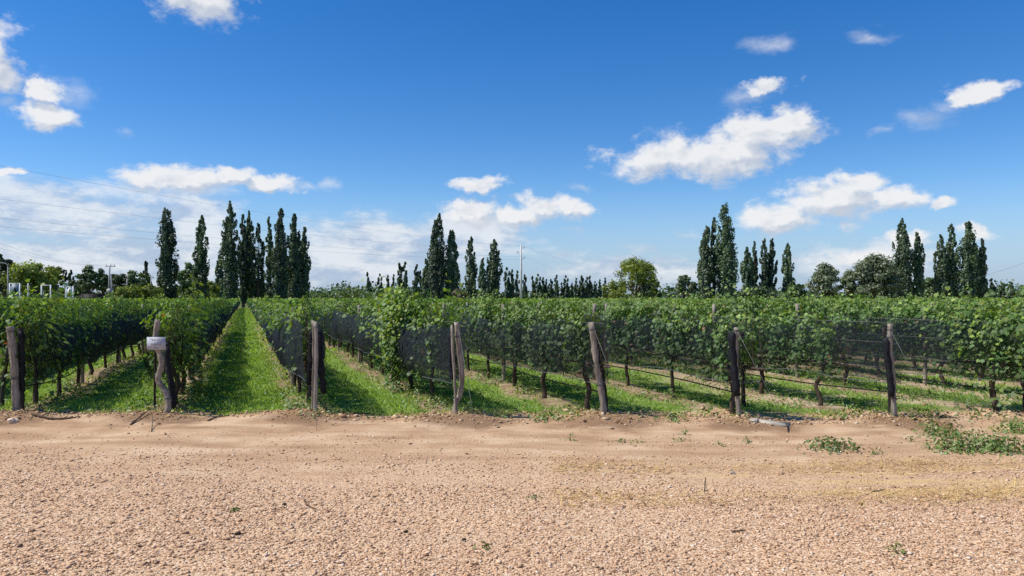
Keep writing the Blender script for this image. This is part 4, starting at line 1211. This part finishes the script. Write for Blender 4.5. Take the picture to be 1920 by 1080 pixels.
round_tree(193, 503, 30, 135, 'tree_mid', 'dark green tree right behind the double pole', 2200, 24, 0.1)
round_tree(222, 506, 44, 140, 'tree_mid', 'dark green tree right of the double pole', 2600, 28, 0.05)
round_tree(256, 506, 56, 142, 'tree_mid', 'wide dark tree left of the small pointed conifer', 3000, 30, 0.05)
round_tree(150, 525, 60, 150, 'tree_mid', 'low dark trees behind the black shed', 2000, 22, 0.02)
round_tree(240, 532, 60, 100, 'tree_bright', 'bright green reedy shrub below the wide dark tree', 3000, 30, 0.02, 0, 0.22, 'reed_shrub', 'shrub')
round_tree(285, 533, 44, 102, 'tree_bright', 'bright green reedy shrub beside the lone tall poplar', 2400, 26, 0.02, 0, 0.22, 'reed_shrub', 'shrub')
round_tree(347, 491, 44, 175, 'tree_mid', 'rounded dark green tree between the first two poplars', 2600, 28, 0.02)
round_tree(362, 508, 34, 172, 'tree_mid', 'smaller dark tree left of the slender second poplar', 1600, 20, 0.02)
round_tree(395, 528, 44, 160, 'tree_bright', 'light green bush between second poplar and the clump', 1800, 20, 0.02)
round_tree(545, 515, 46, 175, 'tree_mid', 'dark bushes low behind the right side of the clump', 1800, 20, 0.02)
round_tree(490, 528, 44, 165, 'tree_mid', 'bushes low behind the thin pale poplar', 1600, 18, 0.02)

# distant woodland that reads as one mass
P = []; Nn = []; TI = []; S = []
for px in np.arange(-160, 2090, 2.1):
    Yw = 330 + 60 * math.sin(px * 0.013) + 40 * math.sin(px * 0.051)
    hgt_px = 15 + 6 * math.sin(px * 0.031) + 4 * math.sin(px * 0.11 + 1) + 3 * math.sin(px * 0.37)
    if 590 < px < 800: hgt_px += 7
    if 1000 < px < 1130: hgt_px += 5
    if 1850 < px < 2090: hgt_px += 6
    hm = max(3.5, hgt_px / F * Yw + H) * random.uniform(0.75, 1.12)
    n = 22
    x = (px - 960) / F * Yw
    pts = np.stack([x + rng.normal(0, 1.3, n), Yw + rng.normal(0, 4, n), hm * rng.random(n) ** 0.7], axis=1)
    P.append(pts); S.append(np.full(n, 1.15) * rng.uniform(0.6, 1.4, n)); TI.append(np.clip(0.35 + 0.3 * math.sin(px * 0.2) + rng.normal(0, 0.15, n), 0, 1))
for px in np.arange(560, 830, 2.0):          # nearer olive-green scrub left of the middle
    Yw = 215 + 10 * math.sin(px * 0.05)
    hm = ((15 + 5 * math.sin(px * 0.06)) / F * Yw + H) * random.uniform(0.8, 1.1); n = 22
    x = (px - 960) / F * Yw
    P.append(np.stack([x + rng.normal(0, 0.9, n), Yw + rng.normal(0, 3, n), hm * rng.random(n) ** 0.7], axis=1))
    S.append(np.full(n, 0.75) * rng.uniform(0.6, 1.4, n)); TI.append(np.clip(0.6 + rng.normal(0, 0.2, n), 0, 1))
P = np.concatenate(P); S = np.concatenate(S); TI = np.concatenate(TI)
Nn = rng.normal(0, 1, (len(P), 3)); Nn[:, 2] = np.abs(Nn[:, 2])
v, f = scatter(LEAFQ, quad_f, P, frames(Nn, rng.normal(0, 1, (len(P), 3))), S)
dw = obj('distant_woodland', make_mesh('distant_woodland', v, f, M['tree_mid'], False, np.repeat(TI, 4)))
tag(dw, 'low distant belt of trees along the horizon', 'woodland', kind='stuff')

# ------------------------------------------------------------------ poles, cables, boards behind the vineyard
Yp = 150.0
p = at(977, 457, Yp); root = empty('utility_pole', (p[0], Yp, 0))
m = MB(); m.tube([(0, 0, -0.5), (0, 0, 6), (0, 0, p[2])], [0.27, 0.22, 0.15], 12); m.build('shaft', M['concrete'], root, True)
ATT = []
for i, (s, z) in enumerate([(1, p[2] - 0.9), (-1, p[2] - 1.9), (1, p[2] - 3.0)]):
    m = MB(); m.tube([(0, 0, z), (s * 0.75, 0, z + 0.08)], [0.05, 0.035], 6); ar = m.build('cross_arm', M['grey_concrete'], root)
    m = MB(); m.tube([(s * 0.72, 0, z + 0.06), (s * 0.72, 0, z + 0.4)], [0.06, 0.045], 8); m.build('insulator', M['insulator'], ar, True)
    ATT.append((p[0] + s * 0.72, Yp, z + 0.4))
tag(root, 'tall white concrete power pole rising above the vines in the middle', 'power pole')
Yq = 130.0
q = at(207, 498, Yq); root = empty('utility_pole', (q[0], Yq, 0))
for s in (-1, 1):
    m = MB(); m.tube([(s * 0.42, 0, -0.3), (s * 0.10, 0, q[2] - (0 if s < 0 else 1.6))], [0.15, 0.11], 10); m.build('leg', M['grey_concrete'], root, True)
m = MB(); m.box((0, 0, q[2] - 0.12), (1.7, 0.12, 0.12)); ca = m.build('cross_arm', M['metal'], root)
for s in (-0.7, 0.1, 0.7):
    m = MB(); m.tube([(s, 0, q[2] - 0.07), (s, 0, q[2] + 0.2)], [0.06, 0.04], 8); m.build('insulator', M['insulator'], ca, True)
m = MB(); m.box((0.05, -0.3, 3.0), (0.9, 0.5, 0.9)); m.box((0.05, -0.3, 3.5), (0.6, 0.3, 0.12)); m.build('transformer', M['metal'], root)
tag(root, 'double-legged grey utility pole with a transformer at the left', 'power pole')

def cable(p0, p1, sag, label, rad=0.007, n=26):
    p0 = np.array(p0); p1 = np.array(p1); m = MB(); pts = []
    for i in range(n + 1):
        t = i / n; q_ = p0 * (1 - t) + p1 * t; q_[2] -= sag * 4 * t * (1 - t); pts.append(q_)
    m.tube(pts, rad, 5, 0, True)
    tag(m.build('power_cable', M['cable'], None, True), label, 'cable', 'overhead power cables')
def ext(a, b_, k):   # carry a line on past b
    a = np.array(a); b_ = np.array(b_); return a + (b_ - a) * k
cable(ATT[0], ext(ATT[0], at(0, 300, 60), 1.12), 1.2, 'topmost power cable crossing the sky at the left')
cable(ATT[1], ext(ATT[1], at(0, 366, 60), 1.12), 0.8, 'second power cable from the top at the left')
cable(ATT[2], ext(ATT[2], at(0, 402, 60), 1.12), 0.8, 'third power cable from the top at the left')
cable((ATT[2][0], Yp, ATT[2][2] - 0.6), ext((ATT[2][0], Yp, ATT[2][2] - 0.6), at(0, 418, 60), 1.12), 0.8, 'fourth power cable, just under the third at the left')
cable((q[0] - 0.7, Yq, q[2] + 0.2), ext((q[0] - 0.7, Yq, q[2] + 0.2), at(0, 447, 62), 1.15), 0.9, 'upper cable running from the double pole to the left edge', 0.007)
cable((q[0] + 0.7, Yq, q[2] + 0.2), ext((q[0] + 0.7, Yq, q[2] + 0.2), at(0, 456, 62), 1.15), 0.9, 'lower cable running from the double pole to the left edge', 0.007)
cable(ATT[0], at(1330, 560, 330), 2.0, 'cable sloping down to the right from the white pole')
cable(ATT[2], at(1230, 556, 330), 2.0, 'lower cable sloping down to the right from the white pole')
cable(at(1700, 556, 95), ext(at(1700, 556, 95), at(1915, 490, 60), 1.3), 0.3, 'pale cable rising to the right edge past the last poplars', 0.007)

# boards, frames and lamps at the left
YB = 90.0
def board(px0, px1, py0, py1, Y, panel, label, emblem=None, name='sign_board', fr=0.12):
    a = at(px0, py0, Y); b_ = at(px1, py1, Y)
    cx = (a[0] + b_[0]) / 2; w = b_[0] - a[0]; zt = a[2]; zb = b_[2]
    root = empty(name, (cx, Y, 0), 0.25)
    for s in (-1, 1):
        m = MB(); m.box((s * (w / 2 - fr / 2), 0, zt / 2 - 0.1), (fr, 0.16, zt + 0.2)); m.build('leg', M['white'], root)
    m = MB()
    for z in (zt - fr / 2, zb + fr / 2): m.box((0, 0, z), (w - 2 * fr - 0.004, 0.14, fr))
    fo = m.build('frame', M['white'], root)
    m = MB(); m.box((0, 0.02, (zt + zb) / 2), (w - 2 * fr - 0.006, 0.05, zt - zb - 2 * fr - 0.006))
    if panel: pn = m.build('panel', M[panel], root)
    if emblem == 'lantern':
        zc = (zt + zb) / 2; m = MB()
        m.tube([(0, -0.03, zc - 0.52), (0, -0.03, zc - 0.10), (0, -0.03, zc - 0.05), (0, -0.03, zc + 0.12), (0, -0.03, zc + 0.45)], [0.20, 0.18, 0.32, 0.12, 0.02], 10)
        v_ = np.concatenate(m.v); v_[:, 1] = -0.03 + (v_[:, 1] + 0.03) * 0.05; m.v = [v_]
        m.build('emblem', M['dark_panel'], pn)
    if emblem == 'bar':
        zc = (zt + zb) / 2; m = MB()
        m.box((0, -0.02, zc), (0.15, 0.02, 0.62)); m.box((0, -0.022, zc + 0.42), (0.10, 0.02, 0.12)); m.build('emblem', M['dark_panel'], pn)
    tag(root, label, 'sign', 'white framed boards at the left')
board(18.5, 37, 531, 559, YB, 'dark_glass', 'white framed board with a dark lantern-shaped emblem', 'lantern')
board(78, 95, 534, 559, YB, None, 'empty white frame on two legs right of the thin post', None, 'board_frame')
board(124.5, 137.5, 537, 560, YB, 'white', 'white board with a dark upright mark beside the lamp', 'bar')
board(40, 48, 557, 568, YB + 4, None, 'small low white frame next to the emblem board', None, 'board_frame')
def slim_post(px, top, Y, rad, label, arm=None, mat='grey_concrete', name='slim_pole'):
    t = at(px, top, Y); root = empty(name, (t[0], Y, 0))
    m = MB(); m.tube([(0, 0, -0.2), (0, 0, t[2] * 0.5), (0, 0, t[2])], [rad, rad * 0.9, rad * 0.75], 8); m.build('shaft', M[mat], root, True)
    if arm == 'curve':
        m = MB(); m.tube(smooth_path([(0, 0, t[2] - 0.02), (-0.15, 0, t[2] + 0.28), (-0.6, 0, t[2] + 0.45), (-1.2, 0, t[2] + 0.42)], 4), 0.045, 6)
        aq = m.build('lamp_arm', M[mat], root, True)
        m = MB(); m.tube([(-1.15, 0, t[2] + 0.42), (-1.35, 0, t[2] + 0.40), (-1.65, 0, t[2] + 0.36)], [0.05, 0.13, 0.07], 8); m.build('lamp_head', M['metal'], aq, True)
    if arm == 'cross':
        m = MB(); m.box((0.05, 0, t[2] - 0.35), (0.6, 0.08, 0.08)); m.build('cross_arm', M['metal'], root)
    if arm == 'globe':
        m = MB(); m.tube([(0, 0, t[2] - 0.02), (0, 0, t[2] + 0.08), (0, 0, t[2] + 0.3), (0, 0, t[2] + 0.5), (0, 0, t[2] + 0.58)], [0.06, 0.2, 0.27, 0.2, 0.06], 10); m.build('lamp_shade', M['white'], root, True)
    tag(root, label, 'pole'); return root
slim_post(15, 500, 88, 0.085, 'grey lamp post with a curved arm at the left edge', 'curve', name='lamp_post')
slim_post(53, 531, 86, 0.10, 'pale concrete post between the two white frames', 'cross', 'concrete', 'concrete_post')
slim_post(123, 538, 89, 0.06, 'white lamp on a thin pole beside the marked board', 'globe', 'white', 'lamp_post')
slim_post(238, 522, 125, 0.07, 'thin pale pole rising from the dark trees right of the double pole', None, 'concrete')
slim_post(283, 516, 125, 0.06, 'thin pale pole in front of the small pointed conifer', None, 'concrete')
# black shed
a = at(147, 551, 95); b_ = at(183.5, 566, 95)
root = empty('shed', ((a[0] + b_[0]) / 2, 96, 0), 0.12); w = b_[0] - a[0]
m = MB(); m.box((0, 0, a[2] / 2 - 0.02), (w, 1.8, a[2] - 0.04)); m.build('wall', M['dark_panel'], root)
m = MB(); m.box((0, 0, a[2] + 0.02), (w + 0.16, 2.0, 0.07)); m.build('roof', M['dark_post'], root)
for s in (-0.33, 0, 0.33):
    m = MB(); m.box((s * w, -0.93, a[2] / 2), (0.07, 0.05, a[2] - 0.06)); m.build('batten', M['dark_post'], root)
tag(root, 'low black flat-roofed shed between the boards and double pole', 'shed')
